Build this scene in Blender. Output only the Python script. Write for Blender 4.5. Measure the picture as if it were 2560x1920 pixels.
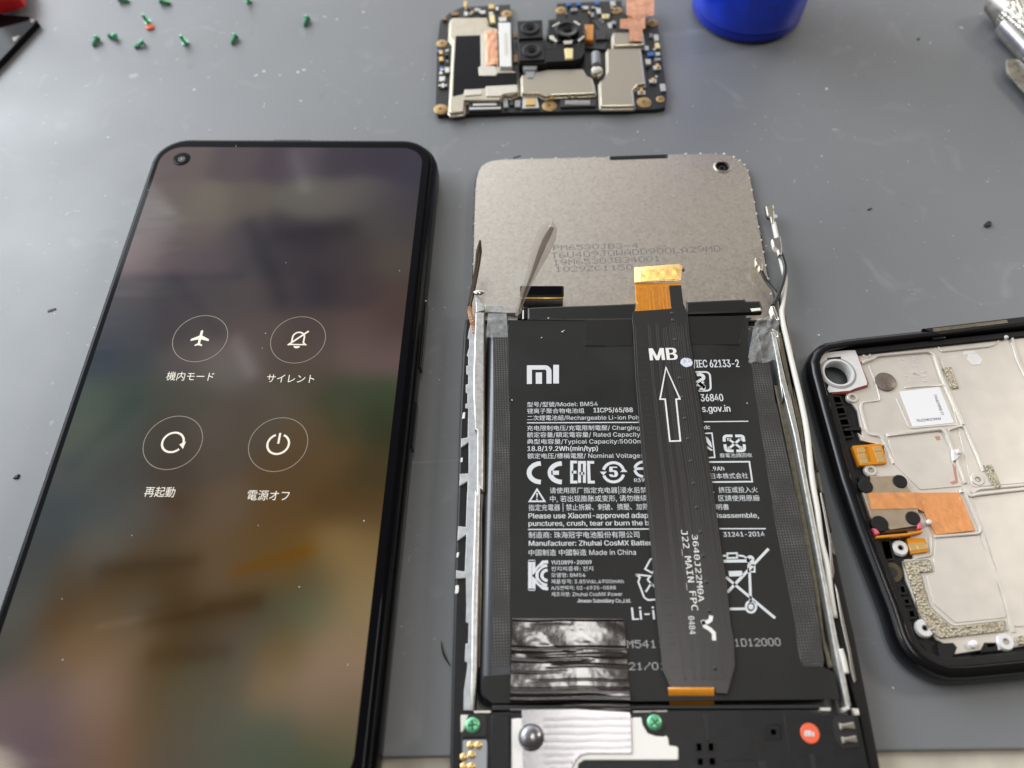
import bpy, math, random
from mathutils import Vector, noise
from mathutils.geometry import tessellate_polygon, delaunay_2d_cdt
random.seed(11)
for o in list(bpy.data.objects): bpy.data.objects.remove(o)
SC = bpy.context.scene
COL = SC.collection
S = 0.001                                    # everything below is written in millimetres
CAMH, TILT, ROLL, FPX = 160.014, 0.509551, -0.0449675, 1970.389

# ------------------------------------------------------------------ camera
st, ct, cr, sr = math.sin(TILT), math.cos(TILT), math.cos(ROLL), math.sin(ROLL)
VD = Vector((0, st, -ct)); _r = Vector((1, 0, 0)); _u = Vector((0, ct, st))
VR = cr*_r + sr*_u; VU = -sr*_r + cr*_u
cam = bpy.data.cameras.new('camera'); co = bpy.data.objects.new('camera', cam); COL.objects.link(co)
cam.sensor_width = 36; cam.lens = FPX/2560*36; cam.clip_start = 0.005; cam.clip_end = 30
from mathutils import Matrix
co.matrix_world = Matrix(((VR.x, VU.x, -VD.x, 0), (VR.y, VU.y, -VD.y, 0), (VR.z, VU.z, -VD.z, CAMH*S), (0, 0, 0, 1)))
cam.dof.use_dof = True; cam.dof.focus_distance = 0.176; cam.dof.aperture_fstop = 12; cam.dof.aperture_blades = 0
SC.camera = co

# ------------------------------------------------------------------ light
SC.view_settings.view_transform = 'Standard'; SC.view_settings.look = 'None'
SC.view_settings.exposure = 0.0; SC.view_settings.gamma = 1
W_ = bpy.data.worlds.new('World'); SC.world = W_; W_.use_nodes = True
def room_light():                                                       # soft light of the room: pale windows ahead on the left, added right-hand lobes for mat sheen and plate tint, dim elsewhere
    nt = W_.node_tree; n = nt.nodes; L = nt.links
    tc = n.new('ShaderNodeTexCoord')
    def lobe(d, pw, col):
        d = Vector(d).normalized()
        vm = n.new('ShaderNodeVectorMath'); vm.operation = 'DOT_PRODUCT'; vm.inputs[1].default_value = d; L.new(tc.outputs['Generated'], vm.inputs[0])
        mx = n.new('ShaderNodeMath'); mx.operation = 'MAXIMUM'; mx.inputs[1].default_value = 0; L.new(vm.outputs['Value'], mx.inputs[0])
        pm = n.new('ShaderNodeMath'); pm.operation = 'POWER'; pm.inputs[1].default_value = pw; L.new(mx.outputs[0], pm.inputs[0])
        sc = n.new('ShaderNodeVectorMath'); sc.operation = 'SCALE'; sc.inputs[0].default_value = col; L.new(pm.outputs[0], sc.inputs['Scale'])
        return sc.outputs['Vector']
    def plus(a, b):
        q = n.new('ShaderNodeVectorMath'); q.operation = 'ADD'
        for k, x in enumerate((a, b)):
            if isinstance(x, tuple): q.inputs[k].default_value = x
            else: L.new(x, q.inputs[k])
        return q.outputs['Vector']
    v = (.105, .092, .078)
    for d, pw, c in (((-.80, .55, .22), 3.6, (3.0, 3.25, 3.55)), ((-.22, .92, .22), 8.0, (1.5, 1.47, 1.42)), ((.66, .72, .02), 9.0, (2.1, 2.08, 2.05)), ((.50, .45, .74), 4.0, (.05, .022, .004))): v = plus(v, lobe(d, pw, c))
    L.new(v, n['Background'].inputs[0]); n['Background'].inputs[1].default_value = 1.0
room_light()

def area(name, loc, target, size, energy, col=(1, 1, 1), shape='RECTANGLE'):
    l = bpy.data.lights.new(name, 'AREA'); l.shape = shape; l.size = size[0]
    if shape == 'RECTANGLE': l.size_y = size[1]
    l.energy = energy; l.color = col
    o = bpy.data.objects.new(name, l); COL.objects.link(o); o.location = loc
    o.rotation_euler = (Vector(target) - Vector(loc)).to_track_quat('-Z', 'Y').to_euler()
    return o
area('ceiling_lamp', (0.098, 0.088, 0.80), (0.06, 0.09, 0), (0.25, 0.135), 0.95, (1, 0.965, 0.92))
area('window_light', (-0.95, 0.75, 0.70), (-0.05, 0.15, 0), (0.8, 0.6), 9.0, (0.90, 0.95, 1.0))
area('far_ceiling_lamp', (1.10, 0.40, 0.85), (0.08, 0.10, 0), (0.26, 0.2), 4.6, (1, 0.93, 0.83))
area('round_lamp', (-0.522, 0.052, 0.68), (-0.05, 0.08, 0), (0.065, 0.065), 0.4, (1, 0.93, 0.70), 'DISK')

# ------------------------------------------------------------------ mapping from the picture onto a level plane
def W(px, py, z=0.0):
    D = VD + VR*((px-1280)/FPX) - VU*((py-960)/FPX)
    t = (z-CAMH)/D.z
    return Vector((D.x*t, D.y*t, z))
def zm(x0, y0, kx, ky=None):
    ky = ky or kx
    return lambda u, v: (x0+kx*u, y0+ky*v)
N = lambda u, v: (u, v)
R4 = zm(1140, 360, .38879); R5 = zm(1140, 760, .38879); R21 = zm(1140, 1200, .38879); R22 = zm(1100, 1500, .51537)
ZR = zm(1960, 740, .30136, .3014); ZL = zm(1960, 1180, .33746, .33755); Z7 = zm(1110, 1700, .24864); Z8 = zm(1640, 1700, .27125)
K2 = zm(1120, 780, .27137, .27125); K3 = zm(1110, 1220, .27137, .27125); K4 = zm(1820, 480, .31332, .31344)
K5 = zm(1880, 960, .31332, .31344); K6 = zm(1960, 1400, .31355, .31344); ZA = zm(1070, 0, .18681); ZB = zm(1370, 0, .18681)
ZI = zm(1560, 640, .1989); ZT = zm(1240, 1520, .18987); ZK = zm(0, 0, .1085); ZG = zm(2340, 0, .19282, .19289)
ZC = zm(1660, 0, .40687); ZS = zm(0, 0, .4973); L5 = zm(300, 300, .37975, .37965); L6 = zm(300, 740, .37975, .37966); L7 = zm(0, 1240, .51537, .51554)
B1 = zm(1130, 540, .18083)
def P(Z, pts, z): return [W(*Z(u, v), z).xy for u, v in pts]
def PP(z, *runs):
    out = []
    for Z, pts in runs: out += P(Z, pts, z)
    return out

# ------------------------------------------------------------------ materials
def srgb(r, g, b):
    f = lambda c: (c/255)/12.92 if c/255 <= .04045 else ((c/255+.055)/1.055)**2.4
    return (f(r), f(g), f(b))
MATS = {}
def mat(name, col, rough=.5, metal=0., spec=.5, var=None, bump=None, alpha=1., coat=0., rvar=0., aniso=0.):
    m = bpy.data.materials.new(name); m.use_nodes = True; nt = m.node_tree; n = nt.nodes; L = nt.links
    b = n['Principled BSDF']; c = tuple(col)+(1,) if len(col) == 3 else col
    b.inputs['Base Color'].default_value = c; b.inputs['Roughness'].default_value = rough
    b.inputs['Metallic'].default_value = metal; b.inputs['Specular IOR Level'].default_value = spec
    b.inputs['Alpha'].default_value = alpha; b.inputs['Coat Weight'].default_value = coat; b.inputs['Coat Roughness'].default_value = .08
    tc = n.new('ShaderNodeTexCoord')
    if var:
        sc, amt = var
        nz = n.new('ShaderNodeTexNoise'); nz.inputs['Scale'].default_value = sc*1000; nz.inputs['Detail'].default_value = 6
        L.new(tc.outputs['Object'], nz.inputs['Vector'])
        mr = n.new('ShaderNodeMapRange'); mr.inputs['From Min'].default_value = .25; mr.inputs['From Max'].default_value = .75
        mr.inputs['To Min'].default_value = 1-amt; mr.inputs['To Max'].default_value = 1+amt
        L.new(nz.outputs['Fac'], mr.inputs['Value'])
        mx = n.new('ShaderNodeMix'); mx.data_type = 'RGBA'; mx.blend_type = 'MULTIPLY'; mx.inputs['Factor'].default_value = 1
        mx.inputs['A'].default_value = c; L.new(mr.outputs['Result'], mx.inputs['B']); L.new(mx.outputs['Result'], b.inputs['Base Color'])
        if rvar:
            m2 = n.new('ShaderNodeMapRange'); m2.inputs['From Min'].default_value = .3; m2.inputs['From Max'].default_value = .7
            m2.inputs['To Min'].default_value = rough-rvar; m2.inputs['To Max'].default_value = rough+rvar
            L.new(nz.outputs['Fac'], m2.inputs['Value']); L.new(m2.outputs['Result'], b.inputs['Roughness'])
    if bump:
        sc, stg, dist = bump
        nz = n.new('ShaderNodeTexNoise'); nz.inputs['Scale'].default_value = sc*1000; nz.inputs['Detail'].default_value = 4
        L.new(tc.outputs['Object'], nz.inputs['Vector'])
        bp = n.new('ShaderNodeBump'); bp.inputs['Strength'].default_value = stg; bp.inputs['Distance'].default_value = dist*S
        L.new(nz.outputs['Fac'], bp.inputs['Height']); L.new(bp.outputs['Normal'], b.inputs['Normal'])
    MATS[name] = m
    return m
def emis(name, col, strength):
    m = mat(name, (0, 0, 0), .3); b = m.node_tree.nodes['Principled BSDF']
    b.inputs['Emission Color'].default_value = tuple(col)+(1,); b.inputs['Emission Strength'].default_value = strength
    return m
M = MATS
mat('black_plastic', (.010, .010, .011), .40, spec=.28, var=(.6, .25), bump=(6, .12, .02))
mat('black_plastic_dark', (.006, .006, .007), .5)
mat('black_gloss', (.005, .005, .006), .16, spec=.35)
mat('case_black', (.0035, .0035, .004), .20, spec=.12, bump=(4, .05, .02))
mat('glass_black', (.003, .003, .004), .06, spec=.07)
mat('rail_metal', (.50, .50, .48), .38, .75, var=(.9, .22), bump=(1.6, .35, .08))
mat('rail_grey', (.48, .49, .50), .5, .35, var=(.7, .18), bump=(1.2, .3, .06))
mat('olive_metal', (.20, .18, .13), .35, .7, var=(.8, .3))
mat('plate_metal', (.70, .655, .585), .30, .93, var=(1.3, .10), rvar=.03)
mat('frame_metal', (.69, .655, .60), .38, .50, var=(.22, .07), bump=(7, .14, .02))
mat('frame_white', (.74, .73, .72), .4, .2, var=(.6, .06))
mat('shield', (.56, .51, .41), .30, .85, var=(.5, .08), bump=(5, .15, .03))
mat('shield_cream', (.66, .63, .55), .45, .35, var=(.6, .06))
mat('chrome', (.72, .69, .63), .2, .95)
mat('steel', (.46, .44, .41), .30, .95, var=(.5, .18))
mat('steel_stained', (.36, .335, .29), .32, .92, var=(.4, .35), rvar=.1)
mat('copper', (.80, .42, .27), .36, .85, var=(.8, .18), bump=(1.0, .5, .12))
mat('copper_tape', (.74, .33, .13), .40, .55, var=(.5, .14), bump=(.55, .6, .2))
mat('gold', (.72, .47, .16), .30, .85, var=(1.2, .15))
mat('gold_ring', (.42, .28, .12), .42, .6, var=(1.0, .25))
mat('kapton', (.72, .27, .015), .24, .10, coat=.6, var=(.8, .10))
mat('kapton_dark', (.42, .15, .012), .28, .10, coat=.5, var=(.8, .15))
mat('kapton_gold', (.86, .62, .27), .24, .6)
mat('print_white', (.66, .68, .70), .55)
mat('print_bright', (.80, .79, .76), .55)
mat('print_grey', (.36, .36, .36), .6)
mat('print_faint', (.17, .17, .18), .6)
mat('label_black', (.016, .016, .0155), .48, spec=.25, var=(.06, .30), bump=(1.5, .06, .03), rvar=.07)
mat('pouch_black', (.012, .012, .013), .32, var=(.2, .3))
mat('pouch_film', (.030, .034, .040), .24, coat=.3)
mat('tape_black', (.012, .012, .012), .30, bump=(.35, .25, .15))
mat('wrinkle_tape', (.009, .0055, .005), .17, 0, spec=1.0, coat=1.0, bump=(2.2, .35, .03))
mat('film_black', (.004, .004, .006), .35, spec=.12)
mat('graphite', (.27, .265, .28), .24, .88, bump=(4, .45, .02))
mat('ribbon', (.018, .0165, .0155), .33, spec=.6, bump=(2.5, .05, .02))
mat('ribbon_line', (.036, .034, .032), .32, spec=.4)
mat('pcb', (.010, .011, .010), .40, var=(1.2, .35))
mat('chip', (.035, .036, .038), .35)
mat('film_clear', (.70, .70, .68), .12, alpha=.20, bump=(.4, .35, .2))
mat('film_frost', (.42, .43, .43), .30, alpha=.5, bump=(.7, .6, .2), var=(.9, .4))
mat('film_brown', (.48, .43, .38), .14, alpha=.58)
mat('film_brown_dark', (.13, .095, .07), .12, alpha=.62)
mat('flex_dark', (.055, .040, .022), .25, .35)
mat('cable_white', (.74, .72, .66), .38)
mat('cable_black', (.010, .010, .010), .28)
mat('screw_green', (.15, .45, .27), .28, .6, var=(1.2, .25))
mat('screw_green_light', (.16, .50, .27), .32, .55, var=(1.2, .2))
mat('screw_green_dark', (.012, .08, .04), .4, .3)
mat('seal_orange', (.85, .13, .05), .45)
mat('seal_red', (.82, .08, .035), .4)
mat('seal_line', (.36, .05, .035), .45)
mat('stain_red', (.48, .24, .18), .5)
mat('pink_foam', (.75, .12, .18), .55)
mat('sticker_white', (.80, .80, .82), .5)
mat('print_ink', (.03, .03, .03), .6)
mat('blue_plastic', (.003, .045, .72), .27, var=(.18, .25), coat=.15)
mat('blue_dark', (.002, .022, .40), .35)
mat('red_plastic', (.62, .016, .02), .38, var=(.2, .12))
mat('speaker_tan', (.40, .32, .23), .36, .5, var=(.5, .15))
mat('magnet', (.17, .145, .12), .42, .55, var=(2.0, .25), bump=(6, .3, .03))
mat('smd_silver', (.66, .65, .62), .28, .8)
mat('smd_grey', (.30, .31, .32), .4)
mat('smd_gold', (.75, .52, .22), .28, .8)
mat('smd_blue', (.03, .14, .42), .4)
mat('led', (.86, .72, .36), .3)
mat('white_plastic', (.84, .82, .78), .42, bump=(2, .06, .03))
mat('rust_gasket', (.075, .048, .018), .4)
mat('brown_pin', (.30, .17, .09), .35, .6)
mat('debris', (.008, .008, .008), .5)
mat('dust', (.60, .63, .66), .6)
mat('glue', (.78, .78, .76), .3)
mat('paper', (.78, .78, .76), .55)
emis('icon_white', (1.0, .95, .80), .95)
emis('icon_ring', (.62, .52, .40), .50)

def mat_mesh_film():
    m = mat('film_mesh', (.030, .030, .030), .34); nt = m.node_tree; n = nt.nodes; L = nt.links; b = n['Principled BSDF']
    tc = [x for x in n if x.type == 'TEX_COORD'][0]
    sx = n.new('ShaderNodeSeparateXYZ'); L.new(tc.outputs['Object'], sx.inputs[0])
    def mth(op, a, bb=None):
        q = n.new('ShaderNodeMath'); q.operation = op
        for i, x in enumerate((a, bb)):
            if x is None: continue
            if isinstance(x, (int, float)): q.inputs[i].default_value = x
            else: L.new(x, q.inputs[i])
        return q.outputs[0]
    k = 2*math.pi/1.0*1000/1.414*1.25
    s1 = mth('SINE', mth('MULTIPLY', mth('ADD', sx.outputs[0], sx.outputs[1]), k))
    s2 = mth('SINE', mth('MULTIPLY', mth('SUBTRACT', sx.outputs[0], sx.outputs[1]), k))
    pr = mth('MULTIPLY', s1, s2)
    nz = n.new('ShaderNodeTexNoise'); nz.inputs['Scale'].default_value = 230; nz.inputs['Detail'].default_value = 3; L.new(tc.outputs['Object'], nz.inputs['Vector'])
    pr2 = mth('ADD', pr, mth('MULTIPLY', mth('SUBTRACT', nz.outputs['Fac'], .5), 2.6))
    mr = n.new('ShaderNodeMapRange'); mr.inputs['From Min'].default_value = .35; mr.inputs['From Max'].default_value = .95; L.new(pr2, mr.inputs['Value'])
    mx = n.new('ShaderNodeMix'); mx.data_type = 'RGBA'; mx.inputs['A'].default_value = (.026, .0255, .025, 1); mx.inputs['B'].default_value = (.095, .093, .09, 1)
    L.new(mr.outputs['Result'], mx.inputs['Factor']); L.new(mx.outputs['Result'], b.inputs['Base Color'])
    bp = n.new('ShaderNodeBump'); bp.inputs['Strength'].default_value = .5; bp.inputs['Distance'].default_value = .06*S
    L.new(pr, bp.inputs['Height']); L.new(bp.outputs['Normal'], b.inputs['Normal'])
mat_mesh_film()

def mat_grid_shield():
    m = mat('shield_grid', (.44, .40, .325), .34, .8); nt = m.node_tree; n = nt.nodes; L = nt.links; b = n['Principled BSDF']
    tc = [x for x in n if x.type == 'TEX_COORD'][0]
    ck = n.new('ShaderNodeTexVoronoi'); ck.inputs['Scale'].default_value = 1700; ck.inputs['Randomness'].default_value = .12
    L.new(tc.outputs['Object'], ck.inputs['Vector'])
    bp = n.new('ShaderNodeBump'); bp.inputs['Strength'].default_value = .55; bp.inputs['Distance'].default_value = .10*S
    L.new(ck.outputs['Distance'], bp.inputs['Height']); L.new(bp.outputs['Normal'], b.inputs['Normal'])
mat_grid_shield()

def mat_foam():
    m = mat('foam_conductive', (.42, .38, .29), .38, .65); nt = m.node_tree; n = nt.nodes; L = nt.links; b = n['Principled BSDF']
    tc = [x for x in n if x.type == 'TEX_COORD'][0]
    v = n.new('ShaderNodeTexVoronoi'); v.inputs['Scale'].default_value = 2100; L.new(tc.outputs['Object'], v.inputs['Vector'])
    cr_ = n.new('ShaderNodeValToRGB'); cr_.color_ramp.elements[0].color = (.74, .69, .56, 1); cr_.color_ramp.elements[1].color = (.27, .235, .17, 1); cr_.color_ramp.elements[1].position = .75
    L.new(v.outputs['Distance'], cr_.inputs['Fac']); L.new(cr_.outputs['Color'], b.inputs['Base Color'])
    bp = n.new('ShaderNodeBump'); bp.inputs['Strength'].default_value = .9; bp.inputs['Distance'].default_value = .2*S; bp.invert = True
    L.new(v.outputs['Distance'], bp.inputs['Height']); L.new(bp.outputs['Normal'], b.inputs['Normal'])
mat_foam()

def mat_worktop():
    m = mat('mat_rubber', (.13, .135, .142), .42, spec=.75); nt = m.node_tree; n = nt.nodes; L = nt.links; b = n['Principled BSDF']
    tc = [x for x in n if x.type == 'TEX_COORD'][0]
    def nz(scale, det=5, vec=None, dist=0):
        q = n.new('ShaderNodeTexNoise'); q.inputs['Scale'].default_value = scale; q.inputs['Detail'].default_value = det; q.inputs['Distortion'].default_value = dist
        L.new(vec or tc.outputs['Object'], q.inputs['Vector']); return q.outputs['Fac']
    def mr(x, a, bb, c, d):
        q = n.new('ShaderNodeMapRange'); q.inputs['From Min'].default_value = a; q.inputs['From Max'].default_value = bb
        q.inputs['To Min'].default_value = c; q.inputs['To Max'].default_value = d; L.new(x, q.inputs['Value']); return q.outputs['Result']
    def mix(f, a, bb, bt='MIX'):
        q = n.new('ShaderNodeMix'); q.data_type = 'RGBA'; q.blend_type = bt
        for k, x in (('Factor', f), ('A', a), ('B', bb)):
            if isinstance(x, (int, float)): q.inputs[k].default_value = x
            elif isinstance(x, tuple): q.inputs[k].default_value = x
            else: L.new(x, q.inputs[k])
        return q.outputs['Result']
    c0 = mix(mr(nz(14, 4), .35, .65, 0, 1), (.163, .172, .183, 1), (.184, .194, .206, 1))
    c1 = mix(mr(nz(60, 7, dist=1.6), .60, .74, 0, .34), c0, (.30, .31, .32, 1))             # pale scuffs
    c2 = mix(mr(nz(70, 3), .70, .78, 0, .5), c1, (.09, .092, .095, 1))                     # dark marks
    mp = n.new('ShaderNodeMapping'); mp.inputs['Rotation'].default_value = (0, 0, .55); mp.inputs['Scale'].default_value = (6, 150, 1); L.new(tc.outputs['Object'], mp.inputs['Vector'])
    c3 = mix(mr(nz(2.2, 2, mp.outputs['Vector']), .74, .80, 0, .35), c2, (.45, .46, .47, 1))  # long thin scratches
    c3 = mix(mr(nz(260, 3, dist=.8), .70, .76, 0, .55), c3, (.40, .41, .42, 1))                # small rubbed spots
    L.new(c3, b.inputs['Base Color'])
    L.new(mr(nz(30, 5), .3, .7, .34, .46), b.inputs['Roughness'])
    bp = n.new('ShaderNodeBump'); bp.inputs['Strength'].default_value = .22; bp.inputs['Distance'].default_value = .06*S
    L.new(nz(1500, 3), bp.inputs['Height']); L.new(bp.outputs['Normal'], b.inputs['Normal'])
mat_worktop()
mat('bench', (.66, .62, .52), .5, var=(.15, .14), bump=(1.2, .2, .05))

# ------------------------------------------------------------------ mesh building
ORG = {}
def thing(name, label, cat, loc=(0, 0, 0), group=None):
    o = bpy.data.objects.new(name, None); COL.objects.link(o); o.location = Vector(loc)*S; o.empty_display_size = .005
    o['label'] = label; o['category'] = cat
    if group: o['group'] = group
    ORG[o.name] = Vector(loc); return o
def off(poly, d):
    n = len(poly); out = []
    ar = sum(poly[i].x*poly[(i+1) % n].y-poly[(i+1) % n].x*poly[i].y for i in range(n))
    sg = 1 if ar > 0 else -1
    for i in range(n):
        a, b, c = poly[i-1], poly[i], poly[(i+1) % n]
        e1 = (b-a); e2 = (c-b)
        if e1.length < 1e-6 or e2.length < 1e-6: out.append(b.copy()); continue
        e1.normalize(); e2.normalize()
        n1 = Vector((-e1.y, e1.x))*sg; n2 = Vector((-e2.y, e2.x))*sg
        m = n1+n2
        if m.length < 1e-3: m = n1
        m.normalize(); k = max(.35, m.dot(n1))
        out.append(b+m*(d/k))
    return out
def rnd(poly, r, seg=5):
    n = len(poly); out = []
    for i in range(n):
        a, b, c = poly[i-1], poly[i], poly[(i+1) % n]
        rr = r[i] if isinstance(r, (list, tuple)) else r
        u = a-b; w = c-b; lu, lw = u.length, w.length; u.normalize(); w.normalize()
        ang = u.angle(w)
        if rr <= 0 or ang > 3.0: out.append(b); continue
        t = min(rr/math.tan(ang/2), lu*.49, lw*.49); p0 = b+u*t; p1 = b+w*t
        for k in range(seg+1):
            s = k/seg; out.append(p0*(1-s)**2+b*(2*s*(1-s))+p1*s*s)
    return out
def dedupe(poly):
    out = []
    for p in poly:
        if not out or (p-out[-1]).length > .02: out.append(p)
    if (out[0]-out[-1]).length < .02: out.pop()
    return out
class MB:
    def __init__(s): s.v = []; s.f = []; s.m = []
    def face(s, idx, m=0): s.f.append(idx); s.m.append(m)
    def add(s, vs):
        b = len(s.v); s.v += [Vector(x) if len(x) == 3 else Vector((x[0], x[1], 0)) for x in vs]; return b
    def sweep(s, poly, prof, m=0, cap0=True, cap1=True):           # outline offset inwards by prof[i][0] at height prof[i][1]
        poly = dedupe(poly); n = len(poly)
        ar = sum(poly[i].x*poly[(i+1) % n].y-poly[(i+1) % n].x*poly[i].y for i in range(n))
        if ar < 0: poly = poly[::-1]
        rings = [s.add([(q.x, q.y, z) for q in (off(poly, d) if abs(d) > 1e-6 else poly)]) for d, z in prof]
        for a, b in zip(rings, rings[1:]):
            for i in range(n): j = (i+1) % n; s.face([a+i, a+j, b+j, b+i], m)
        if cap0: s.cap([s.v[rings[0]+i] for i in range(n)], m, True)
        if cap1: s.cap([s.v[rings[-1]+i] for i in range(n)], m)
        return rings
    def cap(s, vs, m=0, flip=False):                               # level face with its own vertices, so it shades flat
        r = delaunay_2d_cdt([v.xy for v in vs], [], [list(range(len(vs)))], 1, 1e-5)
        b = s.add([(q[0], q[1], vs[0].z) for q in r[0]])
        for f in r[2]:
            f = list(f); a_, b_, c_ = (r[0][f[i]] for i in range(3))
            ccw = (b_[0]-a_[0])*(c_[1]-a_[1])-(b_[1]-a_[1])*(c_[0]-a_[0]) > 0
            s.face([b+i for i in (f if ccw != flip else f[::-1])], m)
    def prism(s, poly, z0, z1, ch=.08, m=0):
        h = z1-z0; ch = min(ch, h*.45)
        s.sweep(poly, [(0, z0), (0, z1-ch), (ch*.3, z1-ch*.3), (ch, z1)] if ch > 0 else [(0, z0), (0, z1)], m)
    def holed(s, outer, holes, z0, z1, m=0):
        loops = [dedupe(outer)]+[dedupe(h) for h in holes]; base = []
        for z in (z0, z1): base.append([s.add([(p.x, p.y, z) for p in lp]) for lp in loops])
        flat = []; 
        for k, lp in enumerate(loops): flat += [(k, i) for i in range(len(lp))]
        for lv in (0, 1):
            for t in tessellate_polygon([[Vector((p.x, p.y, 0)) for p in lp] for lp in loops]):
                s.face([base[lv][flat[q][0]]+flat[q][1] for q in t], m)
        for k, lp in enumerate(loops):
            n = len(lp)
            for i in range(n): j = (i+1) % n; s.face([base[0][k]+i, base[0][k]+j, base[1][k]+j, base[1][k]+i], m)
    def strip(s, pts, w, z0, z1, ch=.06, m=0):                      # raised line of width w along a path
        pts = [p.copy() for p in pts]; L_, R_ = [], []
        for i, p in enumerate(pts):
            d = (pts[min(i+1, len(pts)-1)]-pts[max(i-1, 0)]).normalized(); nn = Vector((-d.y, d.x))*w/2
            L_.append(p+nn); R_.append(p-nn)
        s.prism(L_+R_[::-1], z0, z1, ch, m)
    def flat(s, poly, z, m=0):
        n = len(poly); b = s.add([(p[0], p[1], z) for p in poly]); s.face(list(range(b, b+n)), m)
    def line(s, pts, w, z, m=0, closed=False):                      # printed line: flat quads with mitred joints
        pts = [Vector(p[:2]) for p in pts]; n = len(pts); L_, R_ = [], []
        for i, p in enumerate(pts):
            a = pts[(i-1) % n] if (closed or i) else p; c = pts[(i+1) % n] if (closed or i < n-1) else p
            d1 = (p-a) if (p-a).length > 1e-6 else (c-p); d2 = (c-p) if (c-p).length > 1e-6 else d1
            d1 = d1.normalized(); d2 = d2.normalized(); n1 = Vector((-d1.y, d1.x)); n2 = Vector((-d2.y, d2.x)); q = (n1+n2)
            q = q.normalized() if q.length > .1 else n1
            k = w/2/max(.4, q.dot(n1)); L_.append(p+q*k); R_.append(p-q*k)
        b = s.add([(p.x, p.y, z) for p in L_]+[(p.x, p.y, z) for p in R_])
        for i in range(n if closed else n-1): j = (i+1) % n; s.face([b+n+i, b+n+j, b+j, b+i], m)
    def disc(s, c, r, z, m=0, n=24, ry=None): s.flat([(c[0]+r*math.cos(2*math.pi*i/n), c[1]+(ry or r)*math.sin(2*math.pi*i/n)) for i in range(n)], z, m)
    def ring(s, c, r0, r1, z, m=0, n=48, a0=0, a1=2*math.pi):
        full = abs(a1-a0) > 6.28; k = n if full else n+1
        b = s.add([(c[0]+r*math.cos(a0+(a1-a0)*i/n), c[1]+r*math.sin(a0+(a1-a0)*i/n), z) for r in (r0, r1) for i in range(k)])
        for i in range(n): j = (i+1) % k; s.face([b+i, b+k+i, b+k+j, b+j] , m)
    def lathe(s, c, prof, m=0, n=28, cap0=False, cap1=True, axis=None):   # prof (r, z); axis: frame of three vectors
        ex, ey, ez = axis or (Vector((1, 0, 0)), Vector((0, 1, 0)), Vector((0, 0, 1)))
        c = Vector(c); rings = []
        for r, z in prof: rings.append(s.add([c+ex*(r*math.cos(2*math.pi*i/n))+ey*(r*math.sin(2*math.pi*i/n))+ez*z for i in range(n)]))
        for a, b in zip(rings, rings[1:]):
            for i in range(n): j = (i+1) % n; s.face([a+i, a+j, b+j, b+i], m)
        if cap0: s.face([rings[0]+i for i in range(n)][::-1], m)
        if cap1: s.face([rings[-1]+i for i in range(n)], m)
    def tube(s, pts, r, m=0, n=10, sub=4):
        pts = [Vector(p) for p in pts]; q = []
        for i in range(len(pts)-1):                                # Catmull-Rom
            p0, p1, p2, p3 = pts[max(i-1, 0)], pts[i], pts[i+1], pts[min(i+2, len(pts)-1)]
            for k in range(sub):
                t = k/sub; q.append(.5*((2*p1)+(p2-p0)*t+(2*p0-5*p1+4*p2-p3)*t*t+(3*p1-p0-3*p2+p3)*t**3))
        q.append(pts[-1]); rings = []
        for i, p in enumerate(q):
            d = (q[min(i+1, len(q)-1)]-q[max(i-1, 0)]).normalized(); up = Vector((0, 0, 1)) if abs(d.z) < .95 else Vector((1, 0, 0))
            a = d.cross(up).normalized(); b = a.cross(d)
            rr = r(i/(len(q)-1)) if callable(r) else r
            rings.append(s.add([p+a*(rr*math.cos(2*math.pi*k/n))+b*(rr*math.sin(2*math.pi*k/n)) for k in range(n)]))
        for a, b in zip(rings, rings[1:]):
            for i in range(n): j = (i+1) % n; s.face([a+i, a+j, b+j, b+i], m)
        s.face([rings[0]+i for i in range(n)][::-1], m); s.face([rings[-1]+i for i in range(n)], m)
    def grid(s, fn, nu, nv, m=0, keep=None):
        b = s.add([fn(i/nu, j/nv) for j in range(nv+1) for i in range(nu+1)])
        for j in range(nv):
            for i in range(nu):
                if keep and not keep((i+.5)/nu, (j+.5)/nv): continue
                k = b+j*(nu+1)+i; s.face([k, k+1, k+nu+2, k+nu+1], m)
    def box(s, c, sx, sy, z0, z1, rot=0, ch=.08, m=0):
        ca, sa = math.cos(rot), math.sin(rot)
        s.prism([Vector((c[0]+ca*x-sa*y, c[1]+sa*x+ca*y)) for x, y in ((-sx/2, -sy/2), (sx/2, -sy/2), (sx/2, sy/2), (-sx/2, sy/2))], z0, z1, ch, m)
    def build(s, name, mats, parent=None, root=None, angle=35, **props):
        if isinstance(mats, str): mats = [mats]
        r = root or parent
        while r is not None and r.parent is not None: r = r.parent
        org = ORG.get(r.name, Vector()) if r is not None else Vector()
        me = bpy.data.meshes.new(name); me.from_pydata([tuple((v-org)*S) for v in s.v], [], s.f)
        for x in mats: me.materials.append(MATS[x])
        for i, pl in enumerate(me.polygons): pl.material_index = s.m[i]; pl.use_smooth = True
        me.update(); me.set_sharp_from_angle(angle=math.radians(angle))
        o = bpy.data.objects.new(name, me); COL.objects.link(o)
        if parent is not None: o.parent = parent
        for k, x in props.items(): o[k] = x
        return o

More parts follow.
